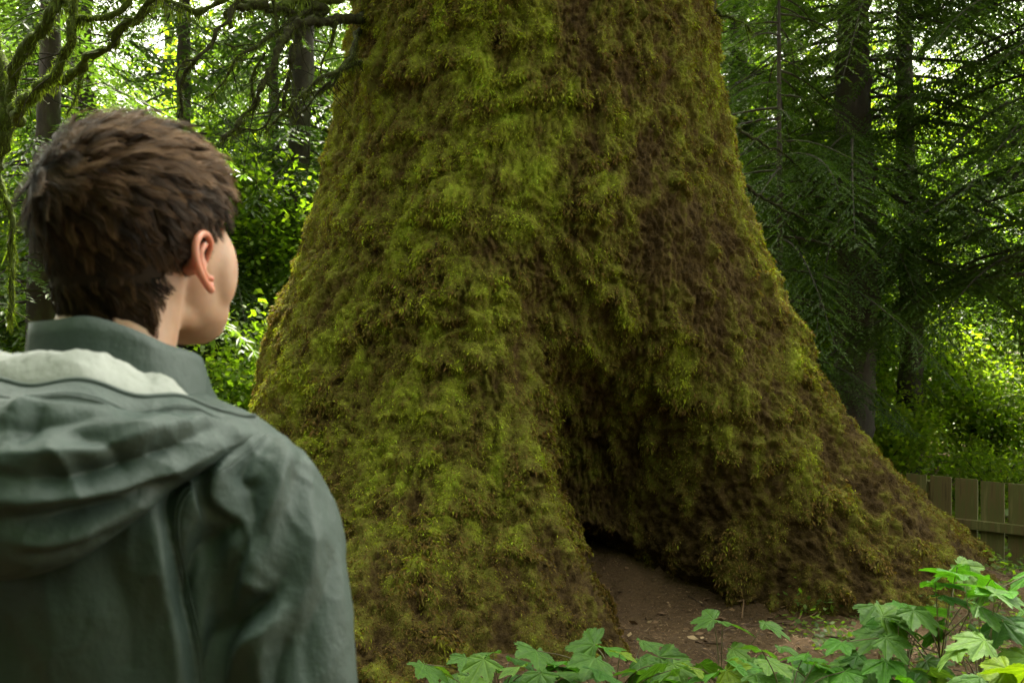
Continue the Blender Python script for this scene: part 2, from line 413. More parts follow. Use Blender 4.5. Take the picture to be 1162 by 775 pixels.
# ------------------------------------------------------------------ conifer crowns
def conifer(rng, H, z0, Rr, nb, tw=0.11, ls=0.05, lw=0.014, lsp=0.03, rtrunk=0.15, lean=(0, 0), dead=0.0, up=0.02, droop=0.42):
    """returns leaf mesh builder and wood mesh builder"""
    lf, wd = MB(), MB()
    for b in range(nb):
        z = z0 + (H - z0) * (b + rng.random()) / nb
        az = rng.random() * 2 * np.pi
        L = (Rr * (1 - ((z - z0 * 0.5) / H) ** 1.3) + 0.25) * rng.uniform(0.6, 1.15)
        if L < 0.2: continue
        cx, cyy = lean[0] * z, lean[1] * z
        dx = np.array([math.cos(az), math.sin(az), 0]); sd = np.array([-math.sin(az), math.cos(az), 0])
        n = max(int(L / tw), 4); t = np.linspace(0, 1, n)
        sweep = rng.normal() * 0.18
        path = np.array([cx, cyy, z]) + dx * (L * t)[:, None] + sd * (sweep * L * t ** 2)[:, None] + np.array([0, 0, 1.0]) * (L * (up * t - droop * rng.uniform(.7, 1.3) * t ** 2))[:, None]
        v, q, tt = tube(path[::max(1, n // 8)], np.linspace(0.006 + L * 0.0055, 0.002, len(path[::max(1, n // 8)])), 4, False)
        wd.add(v, q, a=0.4)
        if rng.random() < dead: continue
        ti = rng.uniform(0.25, 0.7)
        tan = unit(np.gradient(path, axis=0))
        sel = np.where(t > rng.uniform(0.08, 0.25))[0]
        for side in (-1, 1):
            tl = 0.34 * L * (1 - t[sel]) ** 0.55 * rng.uniform(0.6, 1.2, len(sel)) + 0.07
            d = unit(tan[sel] * 0.62 + sd * side * 0.8 + rng.normal(size=(len(sel), 3)) * 0.10 + np.array([0, 0, -0.16]))
            m = np.maximum((tl / lsp).astype(int), 2)
            k = np.repeat(np.arange(len(sel)), m)
            u = np.concatenate([np.arange(mm) / mm for mm in m])
            bs = path[sel][k] + d[k] * (tl[k] * u)[:, None] + np.array([0, 0, -1.0]) * (0.30 * tl[k] * u ** 2)[:, None]
            for s2 in (-1, 1):
                dd = unit(d[k] * 0.75 + np.cross(d[k], [0, 0, 1.0]) * s2 * 0.75 + rng.normal(size=(len(k), 3)) * 0.16)
                l = ls * (1.15 - 0.6 * u) * rng.uniform(0.7, 1.3, len(k))
                diamonds(lf, bs, dd, np.array([0, 0, 1.0]) + rng.normal(size=(len(k), 3)) * 0.25, l, lw, ti + rng.normal(size=len(k)) * 0.08 + 0.2 * u, bend=0.12)
    return lf, wd
def crown_mesh(name, lf, wd, lm, wm):
    nl = sum(len(q) for q in lf.q); me_v = np.concatenate(lf.v + wd.v)
    q = np.concatenate(lf.q + [x + lf.n for x in wd.q])
    mi = np.zeros(len(q), int); mi[nl:] = 1
    return npmesh(name, me_v, q, {'tint': np.concatenate(lf.a + wd.a)}, False, (lm, wm), mi)
def trunk_mesh(H, r, lean=(0, 0), n=14, seg=50):
    z = np.linspace(-0.8, H, seg); rr = r * (1 - z / H * 0.9).clip(0.03) * (1 + .02 * np.sin(z * 2.3) + .015 * np.sin(z * 5.1 + 1)) + r * 0.5 * np.exp(-(z + 0.5) * 2.2)
    v, q, t = tube(np.stack([lean[0] * z + r * .4 * np.sin(z * .8), lean[1] * z, z], -1), rr, n, True, noise=r * 0.13, nscale=7)
    mb = MB(); mb.add(v, q, t, 0.3); return mb.mesh('trunk', (M_trunk,))
rng = np.random.default_rng(21)
PROTO = []
for k, (H, z0, Rr, nb) in enumerate([(14, 0.6, 2.9, 150), (17, 1.0, 3.3, 165), (11, 0.3, 2.6, 130), (15, 4.2, 2.6, 110)]):
    lf, wd = conifer(rng, H, z0, Rr, nb, tw=0.15, ls=0.12, lw=0.042, lsp=0.055, up=0.0)
    PROTO.append((crown_mesh('crown', lf, wd, M_hem, M_trunk), trunk_mesh(H, 0.15 + 0.03 * k)))
def place_tree(k, x, y, s, rz, label, group=None, cat='tree', sz=1.0, name='hemlock_tree'):
    r = empty(name, (x, y, float(ground_z(x, y)) - 0.02), rz); r.scale = (s, s, s * sz)
    tag(r, label, cat, group)
    mobj('trunk', PROTO[k][1], r); mobj('crown', PROTO[k][0], r); return r

# near right-hand conifers, each its own shape
def own_tree(name, px, y, H, r, lean, label, seed, z0, Rr, nb, tw=0.10, ls=0.075, lw=0.022, lsp=0.034, dead=0.1, cat='tree', droop=0.5):
    x = (px - 581) / FPX * y; rg = np.random.default_rng(seed)
    root = empty(name, (x, y, float(ground_z(x, y)) - 0.02)); tag(root, label, cat)
    lf, wd = conifer(rg, H, z0, Rr, nb, tw, ls, lw, lsp, lean=lean, dead=dead, droop=droop)
    mobj('trunk', trunk_mesh(H, r, lean, 40, 260), root); mobj('crown', crown_mesh('crown', lf, wd, M_hem, M_trunk), root)
    return root
own_tree('hemlock_tree', 948, 11.0, 13, 0.27, (0.055, 0.0), 'dark leaning hemlock trunk with pale lichen patch, thickest trunk right of the giant spruce', 1, 2.9, 3.5, 170)
own_tree('hemlock_tree', 1026, 12.6, 12, 0.17, (0.012, 0.0), 'straight slimmer dark conifer just right of the leaning trunk, rising behind the fence', 2, 2.9, 3.1, 165)
own_tree('hemlock_sapling', 880, 9.4, 7, 0.045, (0.012, 0.01), 'thin pole like young hemlock close to the right side of the giant spruce', 3, 1.6, 1.7, 75, tw=0.08, ls=0.05, lw=0.015, lsp=0.024, dead=0.08)
own_tree('hemlock_tree', 1190, 9.8, 9, 0.10, (0.0, 0.0), 'leafy hemlock at the right edge with boughs drooping over the fence', 4, 2.6, 2.9, 160, dead=0.03)
own_tree('hemlock_tree', 213, 14.5, 14, 0.15, (0.0, 0.0), 'grey trunked conifer behind the head of the person', 5, 1.2, 2.8, 150, dead=0.05)
own_tree('hemlock_tree', 318, 17.5, 14, 0.15, (-0.01, 0.0), 'pale brown trunked conifer close left of the giant spruce', 6, 1.0, 2.6, 150, dead=0.05)

spots = [(10.4, 12.8, 0, 0.9), (2.6, 13.8, 3, 0.95), (-4.5, 9.6, 2, .85), (12.3, 13.5, 1, 1.0), (-5.6, 13.0, 2, 1.1), (14.0, 16.0, 1, 1.0), (3.4, 15.0, 3, 0.95), (9.6, 17.2, 3, 1.0), (11.6, 21, 3, 1.1), (5.4, 22, 3, 1.15), (1.0, 22, 1, 1.0),
         (-10.5, 11.5, 0, 1.0), (-3.3, 15.4, 2, 1.25), (-7.8, 16.0, 0, 1.0), (-10.6, 17.5, 1, 1.0), (-2.8, 21, 1, 1.1), (-6.0, 23, 0, 1.0), (-12.5, 22, 1, 1.1), (-8.4, 10.4, 2, .7)]
# unseen conifers of the same forest, added behind the viewer to block low sky light
spots += [(-5.2, -0.5, 0, 1.1), (-4.6, -4.0, 1, 1.2), (-1.2, -4.8, 0, 1.2), (2.4, -5.2, 1, 1.2), (5.0, -3.6, 0, 1.1), (-8.5, -5.5, 1, 1.3), (-1.5, -9, 1, 1.4), (4, -10, 1, 1.4), (-6.3, 3.6, 0, .9), (-7.5, 1.5, 0, 1.0), (-6.5, -3.5, 1, 1.0), (-3.0, -6.0, 0, 1.0), (0.5, -7.5, 1, 1.0), (4.5, -7.0, 0, 1.0), (8.0, -4.5, 1, 1.0), (10.5, 0.5, 0, 0.9), (-10, -1, 1, 1.1)]
for n_, (x, y, k, s) in enumerate(spots):
    lab = {0: 'green conifer in the row of mid distance forest trees', 1: 'tall dark conifer in the row of mid distance forest trees', 2: 'low bushy conifer among the mid distance forest trees', 3: 'bare stemmed conifer with its crown starting high among the mid distance forest trees'}[k]
    place_tree(k, x, y, s, n_ * 1.3, lab, 'forest conifers behind the giant spruce, kind %s' % 'abcd'[k])
for n_ in range(26):
    x = -26 + n_ * 2.15 + rng.uniform(-0.8, 0.8); y = rng.uniform(31, 40)
    place_tree(n_ % 3, x, y, rng.uniform(1.0, 1.45), n_ * 2.1, 'distant conifer in the far wall of the forest', 'far forest conifers')

# broadleaf understory, bright in the light beyond the fence
def leaf_cloud(rg, n, rx, ry, h, z0, ls):
    lf, wd = MB(), MB()
    ns = 16
    tips = []
    for s in range(ns):
        az = rg.random() * 2 * np.pi; e = np.array([math.cos(az) * rx * rg.uniform(.3, 1), math.sin(az) * ry * rg.uniform(.3, 1), z0 + h * rg.uniform(0.35, 1)])
        pth = spline([[0, 0, -0.4], [e[0] * .3, e[1] * .3, e[2] * .55], e], 12); tips.append(pth)
        v, q, t = tube(pth, np.linspace(0.025, 0.005, 12), 5, False); wd.add(v, q, a=0.3)
    tips = np.array(tips)
    s = rg.integers(0, ns, n); k = np.clip((rg.beta(3, 1.3, n) * 12).astype(int), 0, 11)
    sub = rg.normal(size=(ns, 12, 3)) * np.array([.25, .25, .15])
    c = tips[s, k] + rg.normal(size=(n, 3)) * np.array([.24, .24, .14]) * (rx / 1.2)
    d = unit(rg.normal(size=(n, 3)) * np.array([1, 1, .4]) + np.array([0, 0, -.3]))
    diamonds(lf, c, d, np.array([0, 0, 1.0]) + rg.normal(size=(n, 3)) * 0.45, ls * rg.uniform(.6, 1.3, n), ls * 0.75, 0.5 + rg.normal(size=n) * 0.16, bend=0.15)
    return crown_mesh('foliage', lf, wd, M_broad, M_trunk)
rg = np.random.default_rng(8)
BUSH = [leaf_cloud(rg, 9000, 1.3, 1.3, 2.2, 0.3, 0.085), leaf_cloud(rg, 12000, 1.6, 1.6, 3.6, 0.8, 0.085), leaf_cloud(rg, 7000, 1.1, 1.1, 1.4, 0.2, 0.07)]
bl = {0: 'bright green broadleaf shrub in the undergrowth of the forest', 1: 'tall yellow green maple shrub in the undergrowth of the forest', 2: 'low leafy bush in the undergrowth of the forest'}
bspots = [(5.0, 10.3, 2, .55), (6.6, 10.2, 2, .5), (8.2, 11.6, 0, .7), (4.5, 12.2, 0, .7), (6.2, 13.0, 0, .95), (3.4, 13.6, 0, 1.2), (5.6, 15.5, 1, 1), (8.3, 14.2, 1, .9), (7.0, 11.6, 2, .9), (10.5, 13.5, 0, 1.2), (3.9, 14.6, 1, 1.15), (6.4, 18.5, 1, 1.5), (9.8, 18.5, 1, 1.6), (13, 17, 1, 1.5), (5.4, 21, 1, 1.9), (11, 24, 1, 2.1),
          (-2.5, 11.8, 0, 1), (-3.4, 14.6, 1, 1.1), (-5.2, 13.2, 0, 1.1), (-7.6, 14.2, 1, 1.1), (-4.6, 18.5, 1, 1.5), (-8.8, 18.5, 1, 1.5), (-2.0, 16.6, 0, 1.1), (-4.0, 9.8, 2, 1), (-5.8, 9.2, 2, 1.1), (-11, 13.5, 0, 1.3), (15.5, 21, 1, 1.8), (1.5, 24, 1, 2), (-13, 24, 1, 2.2), (-6.5, 24, 1, 2.2)]
for n_, (x, y, k, s) in enumerate(bspots):
    o = mobj('broadleaf_shrub', BUSH[k]); o.location = (x, y, float(ground_z(x, y))); o.rotation_euler = (0, 0, n_ * 1.7); o.scale = (s, s, s)
    tag(o, bl[k], 'shrub', 'undergrowth shrubs, kind %s' % 'abc'[k])

rg = np.random.default_rng(12); n = 90000
x = rg.uniform(-16, 20, n); y = 8.9 + 22 * rg.random(n) ** 1.3; hh = rg.random(n) ** 1.5 * (0.55 + 0.35 * pn(np.stack([x, y, x * 0], -1) * .6))
mb = MB(); diamonds(mb, np.stack([x, y, ground_z(x, y) + hh], -1), unit(rg.normal(size=(n, 3)) * [1, 1, .3]), np.array([0, 0, 1.]) + rg.normal(size=(n, 3)) * .5, rg.uniform(.07, .16, n), rg.uniform(.04, .09, n), .4 + .2 * rg.normal(size=n))
tag(mobj('ground_cover', mb.mesh('ground_cover'), m=M_broad), 'leafy green ground cover spreading under the forest beyond the fence', 'ground cover', kind='stuff')

n = 30000; x = rg.uniform(1.5, 8.5, n); y = rg.uniform(4.4, 8.9, n); hh = rg.random(n) ** 1.6 * .16 * np.clip(.4 + 1.6 * pn(np.stack([x, y, x * 0], -1) * 2.2), 0, 1.4)
ok = (trunk_gap(x, y) > 0.03) & (hh > .004); x, y, hh = x[ok], y[ok], hh[ok]; n = len(x)
mb = MB(); diamonds(mb, np.stack([x, y, ground_z(x, y) + hh], -1), unit(rg.normal(size=(n, 3)) * [1, 1, .35]), np.array([0, 0, 1.]) + rg.normal(size=(n, 3)) * .4, rg.uniform(.02, .055, n), rg.uniform(.015, .035, n), .2 + .25 * rg.normal(size=n))
tag(mobj('low_undergrowth', mb.mesh('low_undergrowth'), m=M_broad), 'small green plants scattered over the soil between the right root and the fence', 'ground cover', kind='stuff')

# crown of the giant, high above the picture
lf, wd = conifer(np.random.default_rng(31), 22, 8.0, 6.0, 120, tw=0.22, ls=0.18, lw=0.06, lsp=0.09)
mobj('crown', crown_mesh('crown', lf, wd, M_hem, M_trunk), giant)

M_lmoss = leafmat('limb_moss', [(0.0, (0.016, 0.018, 0.006)), (0.4, (0.045, 0.055, 0.010)), (0.7, (0.10, 0.14, 0.015)), (1.0, (0.17, 0.24, 0.022))], trans=0.3, rough=0.8, tcol=1.4, spec=0.1)
# ------------------------------------------------------------------ mossy limbs
rng = np.random.default_rng(41)
def limb(parent, org, pts, r0, r1, name='branch', moss=1.0, hang=0.06, dens=1400):
    path = spline(np.array([P(*q) for q in pts]) - org, 14 * len(pts))
    L = np.sum(np.linalg.norm(np.diff(path, axis=0), axis=1))
    path = path + np.stack([fbm(path * 7 + 3 * k, 2) for k in range(3)], -1) * 0.02
    rad = np.linspace(r0, r1, len(path)) * (1 + 0.25 * fbm(path * 9, 2))
    v, q, t = tube(path, rad, 10, True, noise=r0 * 0.35, nscale=18)
    mb = MB(); mb.add(v, q, t, 0.3 + 0.4 * moss)
    o = mobj(name, mb.mesh(name), parent, M_limb)
    tw_ = MB(); nt = int(L * 9)
    for _ in range(nt):
        kk = rng.integers(len(path) // 6, len(path)); dr = unit(rng.normal(size=3) * [1, 1, .6] + [0, 0, -.45]); l_ = rng.uniform(.08, .38)
        pt = spline([path[kk], path[kk] + dr * l_ * .5 + rng.normal(size=3) * .02, path[kk] + dr * l_ + [0, 0, -.12 * l_] + rng.normal(size=3) * .03], 8)
        tw_.add(*tube(pt, np.linspace(min(.004, rad[kk] * .6), .0012, 8), 4, False), a=.15 + .5 * rng.random())
    if name == 'branch' and nt: mobj('twigs', tw_.mesh('twigs'), o, M_limb)['kind'] = 'stuff'
    n = int(L * dens * (0.5 + moss)); k = rng.integers(0, len(path), n)
    clus = 0.5 + 1.1 * fbm(path * 6 + 20, 2)
    keep = rng.random(n) < np.clip(clus[k] + 0.35, 0.12, 1); k = k[keep]; n = len(k)
    d = unit(rng.normal(size=(n, 3))); b = path[k] + d * rad[k][:, None] * 0.95 + rng.normal(size=(n, 3)) * 0.008
    low = rng.random(n) < 0.5
    dd = np.where(low[:, None], unit(np.array([0, 0, -1.0]) + rng.normal(size=(n, 3)) * 0.22), unit(d + np.array([0, 0, -.3])))
    ln = np.where(low, hang * .75 * rng.random(n) ** 1.8 * np.clip(clus[k] + .5, .3, 2) + 0.01, 0.016)
    ms = MB(); diamonds(ms, b, dd, d + rng.normal(size=(n, 3)) * .3, ln, 0.0025 + ln * 0.05, 0.14 + 0.40 * moss + rng.normal(size=n) * 0.14 + 0.35 * (d[:, 2] > 0.2) * ~low)
    mo = mobj('hanging_moss', ms.mesh('hanging_moss'), o, M_lmoss); mo['kind'] = 'stuff'
    return o
G = [
 ([(430, 18, 6.9), (395, 22, 6.5), (360, 24, 6.2), (330, 32, 6.0), (316, 60, 5.9), (300, 92, 5.8), (283, 122, 5.8), (252, 160, 5.7)], .040, .007, .35, .09),
 ([(420, 26, 6.9), (404, 42, 6.6), (396, 68, 6.4), (374, 95, 6.3), (350, 107, 6.2), (308, 108, 6.1)], .020, .005, .5, .05),
 ([(396, 68, 6.4), (380, 84, 6.35), (360, 108, 6.2), (332, 140, 6.1)], .012, .003, .3, .03),
 ([(345, 26, 6.1), (334, 50, 6.05), (330, 85, 6.0), (322, 122, 6.0)], .028, .008, .3, .10),
 ([(352, 10, 6.2), (318, 34, 6.0), (290, 50, 5.9), (266, 68, 5.8), (252, 95, 5.8), (232, 112, 5.8)], .014, .003, .45, .05),
 ([(300, -25, 5.9), (271, 0, 5.8), (253, 29, 5.7), (226, 63, 5.6), (209, 94, 5.6), (205, 136, 5.6)], .018, .006, .25, .04),
 ([(226, 63, 5.6), (210, 72, 5.55), (196, 92, 5.5)], .008, .003, .3, .03),
 ([(306, -20, 6.0), (310, 5, 6.0), (314, 26, 6.0), (324, 42, 6.0)], .014, .010, .6, .05),
 ([(425, -10, 6.9), (380, -4, 6.5), (345, 0, 6.2), (318, 8, 6.1), (290, 6, 6.0), (240, -8, 5.9)], .045, .014, .9, .10),
 ([(345, 2, 6.2), (368, 12, 6.35), (340, 18, 6.2), (322, 12, 6.1), (300, 12, 6.0)], .03, .012, .5, .14),
 ([(330, 90, 6.0), (300, 140, 5.9), (270, 150, 5.85), (250, 158, 5.8)], .008, .003, .2, .03),
 ([(255, 48, 5.7), (272, 52, 5.75), (290, 54, 5.8)], .006, .003, .3, .03),
]
G += [
 ([(420, 70, 6.7), (385, 80, 6.3), (350, 100, 6.1), (322, 130, 6.0), (300, 150, 6.0)], .016, .005, .5, .06),
 ([(380, 24, 6.3), (376, 48, 6.3), (366, 70, 6.3), (362, 92, 6.3)], .010, .004, .5, .08),
 ([(300, 60, 5.9), (286, 88, 5.9), (288, 110, 5.9), (276, 132, 5.9)], .010, .004, .5, .07),
 ([(275, -10, 5.8), (232, 10, 5.8), (200, 4, 5.8), (170, -8, 5.8)], .020, .010, .8, .10),
 ([(300, 4, 6.0), (262, 12, 5.9), (262, 30, 5.9)], .03, .012, .5, .16),
]
for pts, r0, r1, m_, h_ in G: limb(giant, off, pts, r0, r1, moss=m_, hang=h_)
# limbs on the right side of the spruce
for pts, r0, r1, m_, h_ in [
 ([(770, 0, 7.0), (800, 10, 7.1), (822, 16, 7.0), (840, 22, 6.9), (852, 38, 6.9)], .022, .006, .8, .05),
 ([(780, -20, 7.0), (800, -6, 7.0), (812, 4, 7.0), (800, 24, 6.9), (796, 40, 6.9)], .03, .01, .3, .10),
 ([(815, 130, 7.5), (850, 155, 8.2), (895, 180, 8.8), (940, 225, 9.2)], .014, .005, .1, .02),
 ([(838, 205, 7.5), (870, 228, 8.2), (930, 262, 8.8), (965, 310, 9.0)], .014, .005, .1, .02)]:
    limb(giant, off, pts, r0, r1, moss=m_, hang=h_, dens=900)

# left mossy maple
mx, my = P(8, 387, 5.6)[:2]
maple = empty('mossy_maple', (mx, my, 0)); tag(maple, 'moss draped maple with curving limbs at the left edge above the person', 'tree')
mo_off = np.array([mx, my, 0])
o = limb(maple, mo_off, [(-40, 800, 5.6), (-36, 560, 5.6), (-30, 330, 5.6), (-16, 210, 5.6), (8, 128, 5.6), (-12, 20, 5.6), (-40, -160, 5.6)], .065, .04, 'trunk', 0.8, .05, 5200)
for pts, r0, r1, m_, h_ in [
 ([(72, -20, 5.2), (62, 12, 5.2), (38, 42, 5.3), (22, 66, 5.4), (12, 94, 5.5), (14, 130, 5.6)], .028, .034, .9, .07),
 ([(84, -20, 5.0), (82, 28, 5.0), (69, 72, 5.1), (47, 98, 5.2), (27, 112, 5.3), (22, 140, 5.5)], .018, .034, .9, .05),
 ([(190, -15, 4.9), (148, 22, 5.0), (130, 47, 5.1), (101, 69, 5.2), (72, 90, 5.3), (38, 106, 5.4), (16, 128, 5.5)], .012, .032, .9, .05),
 ([(160, -15, 5.0), (140, 8, 5.0), (112, 18, 5.0), (84, 26, 5.05)], .015, .016, 1, .06),
 ([(176, 5, 5.0), (150, 28, 5.05), (120, 38, 5.1)], .010, .006, .9, .06),
 ([(92, 84, 5.2), (88, 105, 5.2), (76, 128, 5.2)], .008, .004, .8, .04),
 ([(88, 20, 5.2), (70, -10, 5.2), (60, -30, 5.2)], .02, .02, .8, .08),
 ([(-10, 190, 5.6), (12, 240, 5.6), (14, 300, 5.6), (10, 360, 5.6)], .02, .012, .9, .10)]:
    limb(maple, mo_off, pts[::-1] if r1 > r0 else pts, max(r0, r1), min(r0, r1), moss=m_, hang=h_, dens=1800)
lfm = BUSH[2].copy()

# ------------------------------------------------------------------ fence
fence = empty('wooden_fence', P(1100, 387, 8.3)[:2].tolist() + [-0.35])
tag(fence, 'weathered board fence with narrow gaps behind the right root of the giant spruce', 'fence')
fo = np.array(fence.location)
A = np.array([P(1010, 0, 8.75)[0], 8.75]); B = np.array([P(1162, 0, 8.05)[0], 8.05]); dv = (B - A) / np.linalg.norm(B - A)
nv = np.array([-dv[1], dv[0]])
def box_mesh(name, c, ax, L, T, Hh, rough=0.0, rg=None, taper=0):
    ax = np.append(ax, 0); ny = np.array([-ax[1], ax[0], 0]); n = 9
    v = []; 
    for s in range(n):
        z = -Hh / 2 + Hh * s / (n - 1)
        for (u, w) in ((-1, -1), (-.85, -1.0), (.85, -1.0), (1, -1), (1, 1), (-1, 1)):
            v.append(c + ax * (u * L / 2 + (rg.normal() * rough if rg else 0)) + ny * w * T / 2 + np.array([0, 0, z + (rg.normal() * rough * 1.5 if rg and s in (0, n - 1) else 0)]))
    q = [[s * 6 + k, s * 6 + (k + 1) % 6, (s + 1) * 6 + (k + 1) % 6, (s + 1) * 6 + k] for s in range(n - 1) for k in range(6)]
    me = bpy.data.meshes.new(name); me.from_pydata([tuple(x) for x in v], [], q + [list(range(5, -1, -1)), list(range((n - 1) * 6, n * 6))]); return me
rg = np.random.default_rng(3)
pitch = 0.205
for k in range(15):
    c = A + dv * (k * pitch + 0.02); h_ = 0.92 + rg.normal() * 0.008
    w = 0.172 + rg.normal() * 0.006
    ztop = 0.40 + 0.006 * math.sin(k)
    mobj('board', box_mesh('board', np.array([c[0], c[1], ztop - h_ / 2]) - fo, dv, w, 0.02, h_, 0.0012, rg), fence, M_fence)
mid = A + dv * (7 * pitch)
for z in (0.03, -0.38):
    c = mid - nv * 0.0
    front = -nv if nv[1] > 0 else nv
    c = mid + front * 0.032
    mobj('rail', box_mesh('rail', np.array([c[0], c[1], z]) - fo, dv, 3.3, 0.04, 0.075, 0.001, rg), fence, M_fence)
for k in (1, 13):
    c = A + dv * (k * pitch + 0.12) - front * 0.065
    mobj('post', box_mesh('post', np.array([c[0], c[1], -0.15]) - fo, dv, 0.09, 0.09, 1.0, 0.001, rg), fence, M_fence)

# ------------------------------------------------------------------ forest litter
rg = np.random.default_rng(17)
def inside_trunk(x, y):
    dx, dy = x - TX, TY - y; ph = np.degrees(np.arctan2(dx, dy)); r = np.hypot(dx, dy)
    pg = np.linspace(-180, 180, 721); rr, _, _ = trunk_r(pg, np.array([0.08]))
    return r < np.interp(ph, pg, rr[0]) - 0.02
n = 85000
x = rg.uniform(-2.5, 5.5, n); y = rg.uniform(3.6, 8.6, n); ok = ~inside_trunk(x, y); x, y = x[ok], y[ok]; n = len(x)
mb = MB(); z = ground_z(x, y)
d = rg.normal(size=(n, 3)) * np.array([1, 1, .25])
diamonds(mb, np.stack([x, y, z + 0.004], -1), d, np.array([0, 0, 1.0]) + rg.normal(size=(n, 3)) * .4, rg.uniform(.01, .045, n), rg.uniform(.002, .007, n), rg.random(n))
def f_lit(nt, N, L, out):
    at = N('ShaderNodeAttribute', attribute_name='tint').outputs['Fac']
    b = N('ShaderNodeBsdfPrincipled'); b.inputs['Roughness'].default_value = 0.8
    L(ramp(N, L, at, [(0, (0.02, 0.012, 0.007)), (.5, (0.095, 0.05, 0.022)), (.9, (0.17, 0.10, 0.045)), (1, (.30, .22, .12))]), b.inputs['Base Color']); L(b.outputs[0], out.inputs['Surface'])
M_lit = mat('dead_needles', f_lit)
tag(mobj('needle_litter', mb.mesh('needle_litter'), m=M_lit), 'reddish brown needles and twigs covering the ground round the roots', 'litter', kind='stuff')

n = 1500; x = rg.uniform(-1.5, 5.5, n); y = rg.uniform(3.8, 8.4, n); ok = trunk_gap(x, y) > .0; x, y = x[ok], y[ok]; n = len(x); mb = MB()
diamonds(mb, np.stack([x, y, ground_z(x, y) + 0.008], -1), rg.normal(size=(n, 3)) * [1, 1, .3], np.array([0, 0, 1.0]) + rg.normal(size=(n, 3)) * .5, rg.uniform(.025, .07, n), rg.uniform(.015, .04, n), rg.uniform(.3, 1, n))
tag(mobj('dead_leaves', mb.mesh('dead_leaves'), m=M_lit), 'curled tan and brown dead leaves lying on the soil round the roots', 'litter', kind='stuff')
n = 260; x = rg.uniform(-1, 5, n); y = rg.uniform(4.2, 8.2, n); ok = trunk_gap(x, y) > .02; x, y = x[ok], y[ok]; mb = MB()
for xx, yy in zip(x, y):
    an = rg.random() * 6.28; l_ = rg.uniform(.05, .28); q0 = np.array([xx, yy, float(ground_z(xx, yy)) + .008]); q1 = q0 + [math.cos(an) * l_, math.sin(an) * l_, 0]; q1[2] = float(ground_z(q1[0], q1[1])) + .012
    mb.add(*tube(spline([q0, (q0 + q1) / 2 + rg.normal(size=3) * .012, q1], 6), rg.uniform(.002, .006), 5), a=rg.random() * .9)
tag(mobj('fallen_twigs', mb.mesh('fallen_twigs'), m=M_lit), 'short dead twigs fallen on the brown soil round the roots', 'twigs', kind='stuff')
# ------------------------------------------------------------------ young maple plants in front
def maple_leaf(seed, size=1.0):
    rg = np.random.default_rng(seed)
    lob = [(90, 1.0), (44, 0.88), (136, 0.88), (2, 0.62), (178, 0.62)]
    na, nr = 168, 9
    th = np.linspace(-65, 245, na)
    r = np.full(na, 0.20)
    for a0, l in lob:
        d = np.abs(th - a0 - rg.normal() * 2); r = np.maximum(r, l * np.clip(1 - (d / 33.0) ** 1.3, 0, 1) ** 0.60 * (0.97 + rg.normal() * .03))
    r = np.maximum(r, 0.60 * sst(95, 70, np.abs(th - 90)))
    saw = 1 - 0.13 * np.abs(((th * 0.155 + rg.random()) % 1) - 0.25) - 0.05 * (((th * 0.42) % 1))
    r = r * saw
    v = []; q = []
    rad = (np.arange(nr + 1) / nr)[1:]
    x = np.cos(np.radians(th))[None] * r[None] * rad[:, None]; y = np.sin(np.radians(th))[None] * r[None] * rad[:, None]
    z = 0.0 * x
    for a0, l in lob:                                     # raised blade between sunken veins
        d = (th - a0 + 180) % 360 - 180
        z = z - 0.055 * np.exp(-(d / 9.0) ** 2)[None] * rad[:, None] * 0.9
    z = z + 0.05 * np.sin(np.radians(th) * 3 + seed)[None] * rad[:, None] ** 2 - 0.10 * (x ** 2 + y ** 2) - 0.10 * np.abs(x) * (seed % 2)
    V = np.stack([x, y, z], -1).reshape(-1, 3); V = np.vstack([V, [0, 0, 0]])
    ii = np.arange(nr - 1)[:, None] * na + np.arange(na - 1)[None]
    Q = np.stack([ii, ii + 1, ii + na + 1, ii + na], -1).reshape(-1, 4)
    T = np.array([[len(V) - 1, k + 1, k] for k in range(na - 1)])
    veins = np.zeros((nr, na))
    for a0, l in lob:
        d = (th - a0 + 180) % 360 - 180; veins = np.maximum(veins, np.exp(-(np.abs(d)[None] * rad[:, None] / 1.6) ** 2))
    return V, Q, T, np.append(veins.ravel(), 1)
